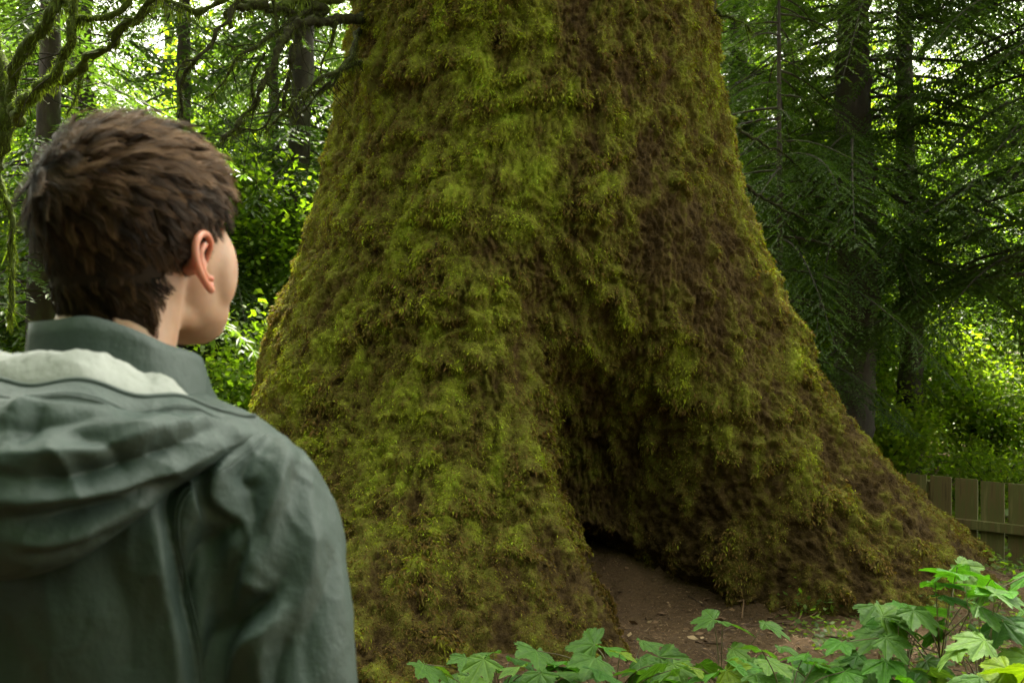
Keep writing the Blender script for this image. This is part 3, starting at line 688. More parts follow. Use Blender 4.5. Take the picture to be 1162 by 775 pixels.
def f_mleaf(nt, N, L, out):
    at = N('ShaderNodeAttribute', attribute_name='tint').outputs['Fac']
    oc = N('ShaderNodeObjectInfo')
    tc = N('ShaderNodeTexCoord').outputs['Object']
    n = noise_node(N, L, 5, 5, tc, 0.6); n2 = noise_node(N, L, 2.2, 3, tc)
    v = mathn(N, L, 'ADD', mathn(N, L, 'MULTIPLY', at, 0.16), mathn(N, L, 'MULTIPLY', mathn(N, L, 'SUBTRACT', n, 0.35), 0.9))
    c = ramp(N, L, v, [(0.0, (0.045, 0.115, 0.018)), (0.35, (0.085, 0.19, 0.026)), (0.65, (0.15, 0.27, 0.036)), (0.8, (0.21, 0.32, 0.05)), (1.0, (0.26, 0.20, 0.07))])
    mx = N('ShaderNodeMix', data_type='RGBA', blend_type='MULTIPLY'); mx.inputs[0].default_value = 1
    L(c, mx.inputs[6]); L(oc.outputs['Color'], mx.inputs[7])
    b = N('ShaderNodeBsdfPrincipled'); L(mx.outputs[2], b.inputs['Base Color']); b.inputs['Roughness'].default_value = 0.5
    b.inputs['Specular IOR Level'].default_value = 0.25
    L(bump(N, L, mathn(N, L, 'ADD', n, at), 0.35, 0.03), b.inputs['Normal'])
    g = N('ShaderNodeMix', data_type='RGBA', blend_type='MULTIPLY'); g.inputs[0].default_value = 1
    L(mx.outputs[2], g.inputs[6]); g.inputs[7].default_value = (1.6, 1.7, 0.5, 1)
    t = N('ShaderNodeBsdfTranslucent'); L(g.outputs[2], t.inputs[0])
    ms = N('ShaderNodeMixShader'); ms.inputs[0].default_value = 0.35
    L(b.outputs[0], ms.inputs[1]); L(t.outputs[0], ms.inputs[2]); L(ms.outputs[0], out.inputs['Surface'])
M_mleaf = mat('young_maple_leaf', f_mleaf)
def f_stem(nt, N, L, out):
    b = N('ShaderNodeBsdfPrincipled'); b.inputs['Roughness'].default_value = 0.6
    tc = N('ShaderNodeTexCoord').outputs['Object']
    L(ramp(N, L, noise_node(N, L, 12, 3, tc), [(0.3, (0.07, 0.05, 0.03)), (0.7, (0.13, 0.12, 0.04))]), b.inputs['Base Color']); L(b.outputs[0], out.inputs['Surface'])
M_stem = mat('green_brown_stem', f_stem)
LEAVES = []
for s in range(5):
    V, Q, T, vn = maple_leaf(s)
    LEAVES.append(npmesh('leaf', V, [Q, T], {'tint': vn}, True, (M_mleaf,)))
rg = np.random.default_rng(77)
def plant(base_px, Yb, leaves, label):
    """leaves: (px,py,Y,size px,heading deg (0 = right, 90 = away),pitch, colour kind)"""
    bx = P(base_px, 0, Yb)[0]; b = np.array([bx, Yb, float(ground_z(bx, Yb))])
    root = empty('maple_seedling', b); tag(root, label, 'plant', 'young maples in the foreground')
    tops = np.array([P(l[0], l[1], l[2]) for l in leaves])
    c = tops.mean(0); hub = b + (c - b) * np.array([0.75, 0.75, 0.80])
    st = MB(); main = spline([b - [0, 0, .05], b + (hub - b) * 0.5 + rg.normal(size=3) * .02, hub], 16)
    st.add(*tube(main, np.linspace(.006, .003, 16), 6))
    for l, tp in zip(leaves, tops):
        k = rg.integers(9, 16); s0 = main[k]
        size = l[3] / FPX * l[2] * 0.55 * rg.uniform(.8, 1.12)
        hd = math.radians(l[4]); dirv = np.array([math.cos(hd), math.sin(hd), 0])
        lb = tp - dirv * size * 0.45
        st.add(*tube(spline([s0, (s0 + lb) / 2 + [0, 0, .03], lb], 9), np.linspace(.0028, .0014, 9), 5))
        o = bpy.data.objects.new('leaf', LEAVES[rg.integers(0, 5)]); COL.objects.link(o); o.parent = root
        o.location = lb - b; o.scale = (size, size, size)
        from mathutils import Euler
        # local +Y of the leaf points along heading; pitch lowers the tip
        e = Euler((math.radians(l[5]), math.radians(rg.normal() * 17), hd - math.pi / 2)); o.rotation_euler = e
        kcol = l[6]
        o.color = {'g': (1, 1, 1, 1), 'y': (2.2, 1.5, 0.45, 1), 'd': (.62, .8, .75, 1), 'p': (1.6, 1.35, 1.4, 1), 'b': (.95, 1.25, .7, 1)}[kcol]
        if kcol == 'y': o['label'] = 'yellowing leaf'
    st.v = [v - b for v in st.v]
    mobj('stem', st.mesh('stem'), root, M_stem)
    return root
def auto(n, x0, x1, y0, y1, Y0, Y1, size=(62, 92), kinds='gggdpb', pit=(-38, -4)):
    out = []
    for k in range(n):
        fx = (k + rg.uniform(.15, .85)) / n
        out.append((x0 + (x1 - x0) * fx, rg.uniform(y0, y1), rg.uniform(Y0, Y1), rg.uniform(*size), rg.uniform(-160, 200), rg.uniform(*pit), kinds[rg.integers(0, len(kinds))]))
    return out
plant(560, 3.5, auto(14, 485, 660, 738, 774, 3.2, 3.6) + [(545, 738, 3.5, 74, 160, -12, 'g'), (600, 745, 3.6, 76, 10, -15, 'd')], 'low maple seedling at the bottom centre in front of the left root')
plant(690, 3.5, auto(13, 610, 780, 742, 774, 3.2, 3.6) + [(655, 728, 3.6, 80, 150, -10, 'g'), (700, 733, 3.7, 70, 20, -8, 'b'), (712, 738, 3.5, 62, 40, -12, 'y'), (735, 752, 3.5, 60, -60, -20, 'g'), (745, 727, 3.7, 60, 0, -10, 'g')], 'maple seedling below the dark hollow with one yellow leaf')
plant(800, 3.6, auto(6, 750, 860, 750, 775, 3.3, 3.6) + [(795, 700, 3.6, 74, 150, -8, 'g'), (840, 705, 3.6, 80, 0, -14, 'g'), (885, 708, 3.6, 66, -20, -20, 'g'), (845, 738, 3.5, 62, -30, -25, 'p'), (905, 735, 3.5, 90, -15, -18, 'g'), (795, 756, 3.4, 60, 30, -20, 'y')], 'tall maple seedling whose topmost leaves reach across the brown floor of the hollow')
plant(930, 3.3, auto(10, 870, 990, 750, 775, 3.0, 3.4) + [(975, 722, 3.3, 84, 170, -12, 'g'), (960, 744, 3.2, 70, 190, -14, 'd')], 'maple seedling at bottom right of centre in front of the right root')
plant(1020, 3.2, auto(8, 985, 1075, 748, 775, 2.9, 3.3) + [(1015, 693, 3.3, 96, 150, -20, 'p'), (1035, 705, 3.2, 88, 20, -26, 'g'), (1000, 712, 3.3, 80, -150, -20, 'g'), (1050, 700, 3.35, 80, 40, -14, 'g'), (1020, 728, 3.1, 70, -60, -30, 'g'), (1062, 690, 3.4, 70, 20, -12, 'd')], 'broad leaved maple seedling standing upright in front of the right root')
plant(1120, 3.0, auto(4, 1060, 1162, 700, 770, 2.8, 3.1, kinds='gdp') + [(1068, 650, 3.2, 84, 160, 12, 'b'), (1110, 668, 3.1, 110, 165, 8, 'b'), (1150, 672, 3.0, 100, 10, -15, 'g'), (1135, 690, 3.0, 100, -30, -20, 'g'), (1090, 676, 3.2, 80, 0, -10, 'd'), (1095, 726, 2.9, 96, 180, -6, 'p'), (1150, 712, 3.0, 86, -90, -20, 'd')], 'tallest maple seedling at the right edge with leaves raised towards the fence')
plant(1075, 3.3, auto(9, 1030, 1162, 628, 715, 3.1, 3.5, size=(70, 100), kinds='ggbbp') + auto(5, 940, 1060, 690, 740, 3.1, 3.5), 'widely branched maple seedling whose leaves overlap the lower end of the right root')
plant(900, 3.1, auto(9, 830, 960, 725, 775, 2.9, 3.3, kinds='ggbpy'), 'low maple seedling at the bottom right with pale mottled leaves')
plant(1130, 2.6, [(1150, 750, 2.6, 120, 100, -35, 'y'), (1120, 757, 2.6, 90, 170, -20, 'y'), (1135, 775, 2.55, 100, -60, -25, 'g'), (1085, 772, 2.6, 80, 190, -20, 'g')], 'maple seedling in the bottom right corner with large yellow leaves')

# ferns by the fence
def f_fern():
    return leafmat('fern_green', [(0, (0.02, 0.06, 0.02)), (.5, (0.04, .11, .035)), (1, (.08, .17, .04))], trans=.3)
M_fern = f_fern()
M_dead = leafmat('dead_fern', [(0, (0.04, 0.02, 0.012)), (.5, (0.12, .06, .03)), (1, (.2, .11, .06))], trans=.2, tcol=1.0)
def fern(px, Y, n, L, m, label, seed):
    rg = np.random.default_rng(seed); x = P(px, 0, Y)[0]; mb = MB()
    root = empty('sword_fern', (x, Y, float(ground_z(x, Y)))); tag(root, label, 'fern')
    for k in range(n):
        az = rg.random() * 2 * np.pi; l = L * rg.uniform(.7, 1.1); t = np.linspace(0, 1, 26)
        pth = np.stack([math.cos(az) * l * t * .85, math.sin(az) * l * t * .85, l * (0.75 * t - .78 * t ** 2)], -1)
        sd = np.array([-math.sin(az), math.cos(az), 0]); mb.add(*tube(pth, np.linspace(.004, .001, 26), 4), a=.3)
        for s in (-1, 1):
            d = unit(sd * s + np.gradient(pth, axis=0) * 6 + rg.normal(size=(26, 3)) * .05 + [0, 0, -.2])
            diamonds(mb, pth, d, np.array([0, 0, 1.]) + rg.normal(size=(26, 3)) * .1, .11 * L / .6 * np.sin(np.pi * (t * .85 + .12)) + .01, .022, .5 + rg.normal(size=26) * .12)
    o = mobj('frond', mb.mesh('frond'), root, m); return root
fern(1150, 7.3, 16, .50, M_fern, 'dark green sword fern in front of the board fence at the right edge', 1)
fern(1105, 7.75, 14, .36, M_fern, 'small green fern tucked between the board fence and the right root', 2)
fern(1135, 7.1, 14, .26, M_dead, 'withered brown fern beside the tip of the right root', 3)

exec_person = True
# ------------------------------------------------------------------ person
PX, PY_ = -0.440, 1.10
YAW = math.radians(-12)          # facing the tree
HYAW = math.radians(-10)         # the head turned further to the right of the body
def rot(v, yaw):
    v = np.asarray(v, float); c, s = math.cos(yaw), math.sin(yaw)
    return np.stack([v[..., 0] * c - v[..., 1] * s, v[..., 0] * s + v[..., 1] * c, v[..., 2]], -1)
def ellip(mb, c, r, n=28, R=None):
    u = np.linspace(0, np.pi, n); w = np.linspace(0, 2 * np.pi, 2 * n + 1)[:-1]
    U, Wq = np.meshgrid(u, w, indexing='ij'); v = np.stack([np.sin(U) * np.cos(Wq) * r[0], np.sin(U) * np.sin(Wq) * r[1], np.cos(U) * r[2]], -1).reshape(-1, 3)
    if R is not None: v = v @ np.asarray(R.to_matrix()).T
    m = 2 * n; i = np.arange(n - 1)[:, None] * m; j = np.arange(m)[None]; q = np.stack([i + j, i + m + j, i + m + (j + 1) % m, i + (j + 1) % m], -1).reshape(-1, 4)
    mb.add(v + np.asarray(c), q)
def loftz(mb, secs, n=48, cap=True, sub=6, pw=2.0):
    """secs: (z, cx, cy, rx, ry) ellipses"""
    s = np.array(secs, float); o = np.argsort(s[:, 0]); s = s[o]
    z = np.linspace(s[0, 0], s[-1, 0], sub * len(s)); k = pchip(s[:, 0], s[:, 1:], z)
    a = np.arange(n) / n * 2 * np.pi
    ca, sa = np.cos(a), np.sin(a); ca = np.sign(ca) * np.abs(ca) ** (2 / pw); sa = np.sign(sa) * np.abs(sa) ** (2 / pw)
    v = np.stack([k[:, 0:1] + k[:, 2:3] * ca, k[:, 1:2] + k[:, 3:4] * sa, np.repeat(z[:, None], n, 1)], -1).reshape(-1, 3)
    m = len(z); i = np.arange(m - 1)[:, None] * n; j = np.arange(n)[None]; j2 = (j + 1) % n
    q = np.stack([i + j, i + j2, i + n + j2, i + n + j], -1).reshape(-1, 4); v = np.vstack([v, v[:n].mean(0), v[-n:].mean(0)])
    t = [(m * n, (c + 1) % n, c) for c in range(n)] + [(m * n + 1, (m - 1) * n + c, (m - 1) * n + (c + 1) % n) for c in range(n)]
    mb.add(v, q, t)
def chain(mb, pts, n=24, ends=True):
    pts = np.array(pts, float); k = spline(pts, 8 * len(pts)); mb.add(*tube(k[:, :3], k[:, 3], n))
    if ends:
        for e in (k[0], k[-1]): ellip(mb, e[:3], (e[3],) * 3, 12)
def remesh(mb, voxel, smooth=4, fac=0.5):
    me = mb.mesh('tmp'); o = bpy.data.objects.new('tmp', me); COL.objects.link(o)
    m = o.modifiers.new('r', 'REMESH'); m.mode = 'VOXEL'; m.voxel_size = voxel; m.adaptivity = 0
    s = o.modifiers.new('s', 'SMOOTH'); s.iterations = smooth; s.factor = fac
    dg = bpy.context.evaluated_depsgraph_get(); ev = o.evaluated_get(dg); r = bpy.data.meshes.new_from_object(ev)
    v = np.zeros(len(r.vertices) * 3, np.float32); r.vertices.foreach_get('co', v)
    nq = len(r.polygons); tot = np.zeros(nq, np.int32); r.polygons.foreach_get('loop_total', tot)
    li = np.zeros(len(r.loops), np.int32); r.loops.foreach_get('vertex_index', li)
    st = np.zeros(nq, np.int32); r.polygons.foreach_get('loop_start', st)
    q = li[st[tot == 4][:, None] + np.arange(4)]; t = li[st[tot == 3][:, None] + np.arange(3)] if (tot == 3).any() else np.zeros((0, 3), int)
    bpy.data.objects.remove(o); bpy.data.meshes.remove(me); bpy.data.meshes.remove(r)
    return v.reshape(-1, 3).astype(float), q, t
def vnormals(v, q, t):
    n = np.zeros_like(v)
    fn = np.cross(v[q[:, 2]] - v[q[:, 0]], v[q[:, 3]] - v[q[:, 1]])
    for k in range(4): np.add.at(n, q[:, k], fn)
    if len(t):
        ft = np.cross(v[t[:, 1]] - v[t[:, 0]], v[t[:, 2]] - v[t[:, 0]])
        for k in range(3): np.add.at(n, t[:, k], ft)
    return unit(n)

person = empty('person', (PX, PY_, float(ground_z(PX, PY_))), YAW)
GZ = float(ground_z(PX, PY_))
tag(person, 'person with short wavy brown hair in grey green hooded rain jacket looking at giant spruce', 'person')
# all person coordinates below: feet at z = 0 of the true ground, x right, y forward
HC = np.array([0.012, 0.035, 1.680 - GZ])        # centre of the skull
def headx(v):                               # head-local -> person-local (turn and a slight upward tilt)
    v = np.asarray(v, float) * 1.04; c, s = math.cos(math.radians(5)), math.sin(math.radians(5))
    v = np.stack([v[..., 0], v[..., 1] * c - v[..., 2] * s, v[..., 1] * s + v[..., 2] * c], -1)
    return rot(v, HYAW) + HC
hb = MB()
ellip(hb, (0, -0.012, 0.02), (0.076, 0.097, 0.083))
loftz(hb, [(-.135, 0, .073, .014, .016), (-.125, 0, .064, .036, .034), (-.10, 0, .050, .056, .050), (-.065, 0, .042, .062, .058), (-.03, 0, .036, .067, .061), (.0, 0, .026, .068, .068), (.035, 0, .008, .071, .086)], pw=2.3)
# jaw corner, cheekbones, brow, nose, lips, chin
for s in (-1, 1):
    ellip(hb, (s * .036, .034, -.094), (.015, .040, .022)); ellip(hb, (s * .044, .062, -.048), (.026, .028, .050))
    ellip(hb, (s * .030, .088, .012), (.024, .010, .008)); ellip(hb, (s * .032, .078, -.006), (.013, .011, .010))
chain(hb, [(0, .088, .008, .007), (0, .093, -.014, .008), (0, .100, -.034, .009)]); 
for s in (-1, 1): ellip(hb, (s * .011, .103, -.036), (.008, .010, .007))
ellip(hb, (0, .094, -.062), (.023, .009, .006)); ellip(hb, (0, .092, -.074), (.020, .009, .007)); ellip(hb, (0, .084, -.108), (.018, .014, .014))
HV = np.concatenate(hb.v); HV = headx(HV)
bm_ = MB(); k0 = 0
bm_.add(HV, np.concatenate(hb.q), np.concatenate(hb.t) if hb.t else None)
chain(bm_, [(0, -.02, 1.40 - GZ, .068), (0, -.012, 1.50 - GZ, .067), (.004, .005, 1.575 - GZ, .064), (.008, .022, 1.64 - GZ, .063)])
# sternomastoid
for s in (-1, 1): chain(bm_, [(s * .025, .035, 1.47 - GZ, .014), (s * .045, .02, 1.60 - GZ, .016)], 12)
S = 1 - 0.0
loftz(bm_, [(.84, 0, 0, .13, .09), (.95, 0, 0, .15, .10), (1.08, 0, 0, .135, .095), (1.25, 0, 0, .16, .11), (1.38, 0, -.005, .15, .10), (1.45, 0, -.01, .09, .07)])
for s in (-1, 1):
    chain(bm_, [(s * .13, -.01, 1.40, .055), (s * .19, -.015, 1.36, .05), (s * .235, -.03, 1.10, .038), (s * .25, .03, .87, .026)])
    chain(bm_, [(s * .09, 0, .88, .085), (s * .10, .01, .50, .056), (s * .105, -.01, .28, .052), (s * .11, -.02, .08, .036)])
    chain(bm_, [(s * .11, -.02, .06, .035), (s * .115, .08, .035, .033), (s * .12, .15, .028, .025)])
    # hand: palm, four fingers and a thumb, relaxed
    w = np.array([s * .25, .035, .86]); pl = w + [0, .012, -.05]
    ellip(bm_, pl, (.016, .036, .05))
    for f, (dy, l) in enumerate([(.026, .072), (.009, .080), (-.008, .074), (-.024, .058)]):
        b0 = pl + [0, dy, -.036]
        chain(bm_, [tuple(b0) + (.0088,), tuple(b0 + [-s * .004, .002, -l * .45]) + (.0082,), tuple(b0 + [-s * .018, .004, -l * .9]) + (.0068,)], 10)
    chain(bm_, [tuple(pl + [0, .028, .02]) + (.011,), tuple(pl + [-s * .006, .050, -.012]) + (.010,), tuple(pl + [-s * .012, .056, -.042]) + (.008,)], 10)
bv, bq, bt = remesh(bm_, 0.003, 14)
body = MB(); body.add(bv, bq, bt)
# ears, shaped: rim, inner fold, bowl and lobe
def ear(side):
    e = MB(); n = 40
    u = np.linspace(0, 1, n)
    # helix path in ear plane (a: forward, b: up)
    hx = spline([(.013, -.002), (.017, .014), (.011, .027), (-.003, .032), (-.017, .026), (-.023, .010), (-.020, -.008), (-.011, -.020), (-.002, -.028), (.005, -.030), (.011, -.024)], n)
    out = np.interp(u, [0, .12, .35, .6, .8, 1], [-.003, .005, .012, .013, .007, -.001])
    path = np.stack([out, hx[:, 0], hx[:, 1]], -1)
    e.add(*tube(path, np.interp(u, [0, .1, .5, .75, .9, 1], [.0022, .0036, .0042, .0042, .0040, .003]), 10))
    ah = spline([(.004, .020), (-.006, .014), (-.010, .002), (-.006, -.012), (.004, -.018)], 20)
    e.add(*tube(np.stack([np.full(20, .0075), ah[:, 0], ah[:, 1]], -1), np.full(20, .0036), 8))
    tg = spline([(.015, .000), (.012, -.006), (.015, -.012)], 8)
    # concha sheet: disc sunk toward the skull
    rr = np.linspace(0, 1, 9); c = np.array([-.002, .0, ])
    V = []
    for r in rr:
        pp = c + (hx - c) * r; dep = -.004 + (out + .004) * r ** 2.2
        V.append(np.stack([dep, pp[:, 0], pp[:, 1]], -1))
    V = np.array(V); m = n
    ii = np.arange(8)[:, None] * m + np.arange(m - 1)[None]; Q = np.stack([ii, ii + 1, ii + m + 1, ii + m], -1).reshape(-1, 4)
    e.add(V.reshape(-1, 3), Q); V2 = V.copy(); V2[:, :, 0] -= .0045; e.add(V2.reshape(-1, 3), Q[:, ::-1])
    # back shell joining the skull
    e.add(*tube(np.array([[-.02, .004, -.004], [0, .0, 0]]), [.010, .009], 14))
    ev, eq, et = remesh(e, 0.0011, 5)
    sc = 1.0; ev = ev * sc
    fl = math.radians(3)   # flare from the skull
    x, y = ev[:, 0], ev[:, 1]
    ev = np.stack([x * math.cos(fl) - y * math.sin(fl) , x * math.sin(fl) + y * math.cos(fl), ev[:, 2]], -1)
    tl = math.radians(12); y, z = ev[:, 1], ev[:, 2]; ev = np.stack([ev[:, 0], y * math.cos(tl) - z * math.sin(tl), y * math.sin(tl) + z * math.cos(tl)], -1)
    ev = ev + np.array([.0785, -.002, -.042])
    if side < 0: ev[:, 0] *= -1; eq = eq[:, ::-1]; et = et[:, ::-1] if len(et) else et
    return headx(ev), eq, et
for s in (1, -1): body.add(*ear(s), a=1.0)
def f_skin(nt, N, L, out):
    tc = N('ShaderNodeTexCoord').outputs['Object']
    n = noise_node(N, L, 22, 5, tc, .6); n2 = noise_node(N, L, 700, 2, tc)
    b = N('ShaderNodeBsdfPrincipled'); b.inputs['Roughness'].default_value = .48
    at = N('ShaderNodeAttribute', attribute_name='tint').outputs['Fac']
    mx = N('ShaderNodeMix', data_type='RGBA'); L(mathn(N, L, 'MULTIPLY', mathn(N, L, 'SUBTRACT', at, .5), 1.0), mx.inputs[0])
    L(ramp(N, L, n, [(.3, (.40, .23, .155)), (.7, (.52, .33, .235))]), mx.inputs[6]); mx.inputs[7].default_value = (.56, .17, .12, 1)
    L(mx.outputs[2], b.inputs['Base Color'])
    b.inputs['Subsurface Weight'].default_value = .5; b.inputs['Subsurface Radius'].default_value = (1.0, .3, .15); b.inputs['Subsurface Scale'].default_value = .014
    L(bump(N, L, n2, .25, .0006), b.inputs['Normal']); L(b.outputs[0], out.inputs['Surface'])
M_skin = mat('skin', f_skin)
mobj('body', body.mesh('body'), person, M_skin)
def f_eye(nt, N, L, out):
    b = N('ShaderNodeBsdfPrincipled'); b.inputs['Base Color'].default_value = (.7, .68, .64, 1); b.inputs['Roughness'].default_value = .1; L(b.outputs[0], out.inputs['Surface'])
M_eye = mat('eye_white', f_eye)
for s in (-1, 1):
    em = MB(); ellip(em, (0, 0, 0), (.0115, .0115, .0115), 14); v = headx(np.concatenate(em.v) + [s * .031, .084, -.004]); e2 = MB(); e2.add(v, em.q[0]); mobj('eye', e2.mesh('eye'), person, M_eye)

# hair: scalp shell and strands
rg = np.random.default_rng(99)
SR = np.array([.081, .113, .086]); SC = np.array([0, -.012, .021])
def on_scalp(d): return SC + d * SR
def hair_ok(d):
    # d: unit directions in head-local frame; True where hair grows
    hp = on_scalp(d); y, z = hp[:, 1], hp[:, 2]
    low = np.interp(y, [-.11, -.05, -.022, .004, .020, .055, .07, .09], [-.09, -.088, -.078, -.012, -.008, .02, .052, .06])
    return z > low
ns = 90000
d = unit(rg.normal(size=(ns, 3))); d = d[hair_ok(d)]
lowd = []
N1 = 26000
d = d[:N1]; ns = len(d)
# extra rows on the nape (below the skull ellipsoid) down to the collar
nn_ = 11000
az = rg.uniform(math.radians(190), math.radians(350), nn_)      # around the back
zz2 = rg.uniform(-.142, .0, nn_)
keepn = np.sin(az) < np.interp(zz2, [-.13, -.06, -.03, 0], [-.62, -.45, -.30, -.25]); az, zz2 = az[keepn], zz2[keepn]
def nape_r(z): return np.interp(z, [-.13, -.10, -.06, -.02, .02], [.066, .068, .071, .075, .0785]), np.interp(z, [-.13, -.10, -.06, -.02, .02], [.078, .084, .093, .099, .101])
nrx, nry = nape_r(zz2)
nape = np.stack([np.cos(az) * nrx, -.014 + np.sin(az) * nry, zz2], -1); nnrm = unit(np.stack([np.cos(az), np.sin(az), -.30 + 0 * az], -1))
root = np.vstack([on_scalp(d), nape]); nr0 = np.vstack([unit(d / SR), nnrm]); ns = len(root)
# clumps
nc = 1500; ci = rg.choice(ns, nc, replace=False); cpos = root[ci]
own = np.zeros(ns, int)
for s0 in range(0, ns, 2000):
    dd = ((root[s0:s0 + 2000, None] - cpos[None]) ** 2).sum(-1); own[s0:s0 + 2000] = dd.argmin(1)
cr = rg.normal(size=(nc, 3)); cph = rg.random(nc) * 6.28; cl = rg.uniform(.75, 1.25, nc)
whorl = np.array([-.025, -.095, .055])
wd0 = np.linalg.norm(root - whorl, axis=1); calm = sst(.0, .045, wd0)
topk = sst(.02, .085, root[:, 2]) ; fr = sst(-.05, .06, root[:, 1])
length = (.033 + .028 * topk + .004 * fr * sst(.0, .05, root[:, 2]) - .008 * sst(-.03, -.09, root[:, 2])) * cl[own]
length *= rg.uniform(.8, 1.1, ns)
away = unit(root - whorl); away = away - nr0 * np.sum(away * nr0, 1)[:, None]; away = unit(away)
down = np.array([0, 0, -1.0]) - nr0 * (-nr0[:, 2:3]); down = unit(down)
fwd = np.array([.35, 1.0, 0]) - nr0 * (nr0 @ np.array([.35, 1.0, 0]))[:, None]; fwd = unit(fwd)
flow = unit(away * 0.8 + down * (1 - topk)[:, None] * 0.9 + fwd * (0.45 + 0.5 * topk * fr)[:, None])
side = np.cross(nr0, flow)
nseg = 9; pts = np.zeros((ns, nseg, 3)); pts[:, 0] = root
dirc = unit(nr0 * ((0.62 + .10 * topk) * (.25 + .75 * calm))[:, None] + flow * .8 + cr[own] * .18 + rg.normal(size=(ns, 3)) * .07)
for k in range(1, nseg):
    u = k / (nseg - 1)
    wave = np.sin(u * 6.0 + cph[own])[:, None] * side * .75 + np.cos(u * 6.0 + cph[own])[:, None] * nr0 * .50 * topk[:, None]
    tgt = unit(flow + nr0 * (.03 + .10 * topk * (1 - u))[:, None] + wave + cr[own] * .12 + np.array([0, 0, -.10]) * u)
    dirc = unit(dirc * .45 + tgt * .55)
    pts[:, k] = pts[:, k - 1] + dirc * (length / (nseg - 1))[:, None]
    # pull together into clumps
cg = np.zeros((nc, nseg, 3)); cnt = np.zeros(nc)
np.add.at(cg, own, pts - root[:, None]); np.add.at(cnt, own, 1); cg /= np.maximum(cnt, 1)[:, None, None]
u = np.linspace(0, 1, nseg)[None, :, None]
clpath = cpos[own][:, None] + cg[own] + nr0[:, None] * 0
pts = pts * (1 - .45 * u ** 1.3) + clpath * (.45 * u ** 1.3)
# keep outside the head
q_ = (pts - SC) / SR; m_ = np.linalg.norm(q_, axis=-1, keepdims=True); lim = 1.03
pts = np.where((m_ < lim) & (pts[..., 2:3] > -.035), SC + q_ / np.maximum(m_, 1e-6) * lim * SR, pts)
q_ = (pts - SC) / SR; m_ = np.linalg.norm(q_, axis=-1, keepdims=True); cap_ = 1.19
pts = np.where((m_ > cap_) & (pts[..., 2:3] > -.06), SC + q_ / m_ * (cap_ + (m_ - cap_) * .5) * SR, pts)
tan = unit(np.gradient(pts, axis=1)); sdv = unit(np.cross(tan, nr0[:, None] + rg.normal(size=(ns, 1, 3)) * .35))
wd_ = (.00042 * np.linspace(1.0, .35, nseg))[None, :, None]
V = np.stack([pts - sdv * wd_, pts + sdv * wd_], 2)             # ns,nseg,2,3
V = headx(V.reshape(-1, 3))
ii = (np.arange(ns)[:, None] * nseg * 2 + np.arange(nseg - 1)[None] * 2)[..., None]
Q = (ii + np.array([0, 1, 3, 2])).reshape(-1, 4)
ht = .20 + rg.normal(size=ns) * .10 + .13 * rg.normal(size=nc)[own] + .28 * topk + .14 * fr * topk  # lighter on top, darker on sides and back: top light painted into the tint
htv = (ht[:, None] + np.linspace(-.05, .22, nseg)[None]).repeat(2, axis=1).reshape(ns, nseg, 2) if False else np.repeat((ht[:, None] + np.linspace(-.05, .25, nseg)[None]).reshape(-1), 2)
def f_hair(nt, N, L, out):
    at = N('ShaderNodeAttribute', attribute_name='tint').outputs['Fac']
    b = N('ShaderNodeBsdfPrincipled'); b.inputs['Roughness'].default_value = .5; b.inputs['Specular IOR Level'].default_value = .12
    L(ramp(N, L, at, [(0, (.010, .006, .004)), (.35, (.030, .017, .010)), (.6, (.085, .046, .024)), (1, (.24, .14, .075))]), b.inputs['Base Color']); L(b.outputs[0], out.inputs['Surface'])
M_hair = mat('brown_hair', f_hair)
hm = MB(); hm.add(V, Q, a=htv)
# scalp shell under the strands
sh = MB(); ellip(sh, (0, 0, 0), (1, 1, 1), 60); sv = sh.v[0]; ok = hair_ok(unit(sv)); sq = sh.q[0]; sq = sq[ok[sq].all(1)]
sv2 = headx(SC + sv * SR * 1.004); hm.add(sv2, sq[:, ::-1], a=.12)
nm = MB(); loftz(nm, [(z_, 0, -.014, nape_r(z_)[0] + .001, nape_r(z_)[1] + .001) for z_ in (-.146, -.09, -.06, -.03, .0)], cap=False); nvv = nm.v[0]; nq_ = nm.q[0]
okv = (nvv[:, 1] + .014) / .09 < np.interp(nvv[:, 2], [-.13, -.06, -.03, 0], [-.58, -.42, -.28, -.22]); nq_ = nq_[okv[nq_].all(1)]; hm.add(headx(nvv), nq_, a=.12)
mobj('hair', hm.mesh('hair', smooth=True), person, M_hair)

# --- jacket
def f_cloth(dark):
    def f(nt, N, L, out):
        tc = N('ShaderNodeTexCoord').outputs['Object']
        n = noise_node(N, L, 9, 5, tc, .6); n2 = noise_node(N, L, 1500, 2, tc); n3 = noise_node(N, L, 26, 4, tc, .55)
        mpj = N('ShaderNodeMapping'); mpj.inputs['Scale'].default_value = (1, 1, .35); mpj.inputs['Rotation'].default_value = (.5, .6, 0); L(tc, mpj.inputs[0]); n4 = noise_node(N, L, 38, 3, mpj.outputs[0], .5)
        b = N('ShaderNodeBsdfPrincipled'); b.inputs['Roughness'].default_value = .6
        if dark == 'lining': st_ = [(.3, (.22, .24, .22)), (.7, (.30, .32, .30))]
        else: st_ = [(.3, (.031, .051, .045)), (.7, (.039, .062, .055))]
        L(ramp(N, L, n, st_), b.inputs['Base Color'])
        b.inputs['Specular IOR Level'].default_value = .5
        L(bump(N, L, mathn(N, L, 'ADD', mathn(N, L, 'MULTIPLY', n2, .03), mathn(N, L, 'ADD', n3, mathn(N, L, 'MULTIPLY', n4, .5))), .5, .008), b.inputs['Normal']); L(b.outputs[0], out.inputs['Surface'])
    return f
M_jacket = mat('rain_jacket_shell', f_cloth('shell')); M_lining = mat('hood_lining', f_cloth('lining'))
zo = -GZ
jm = MB()
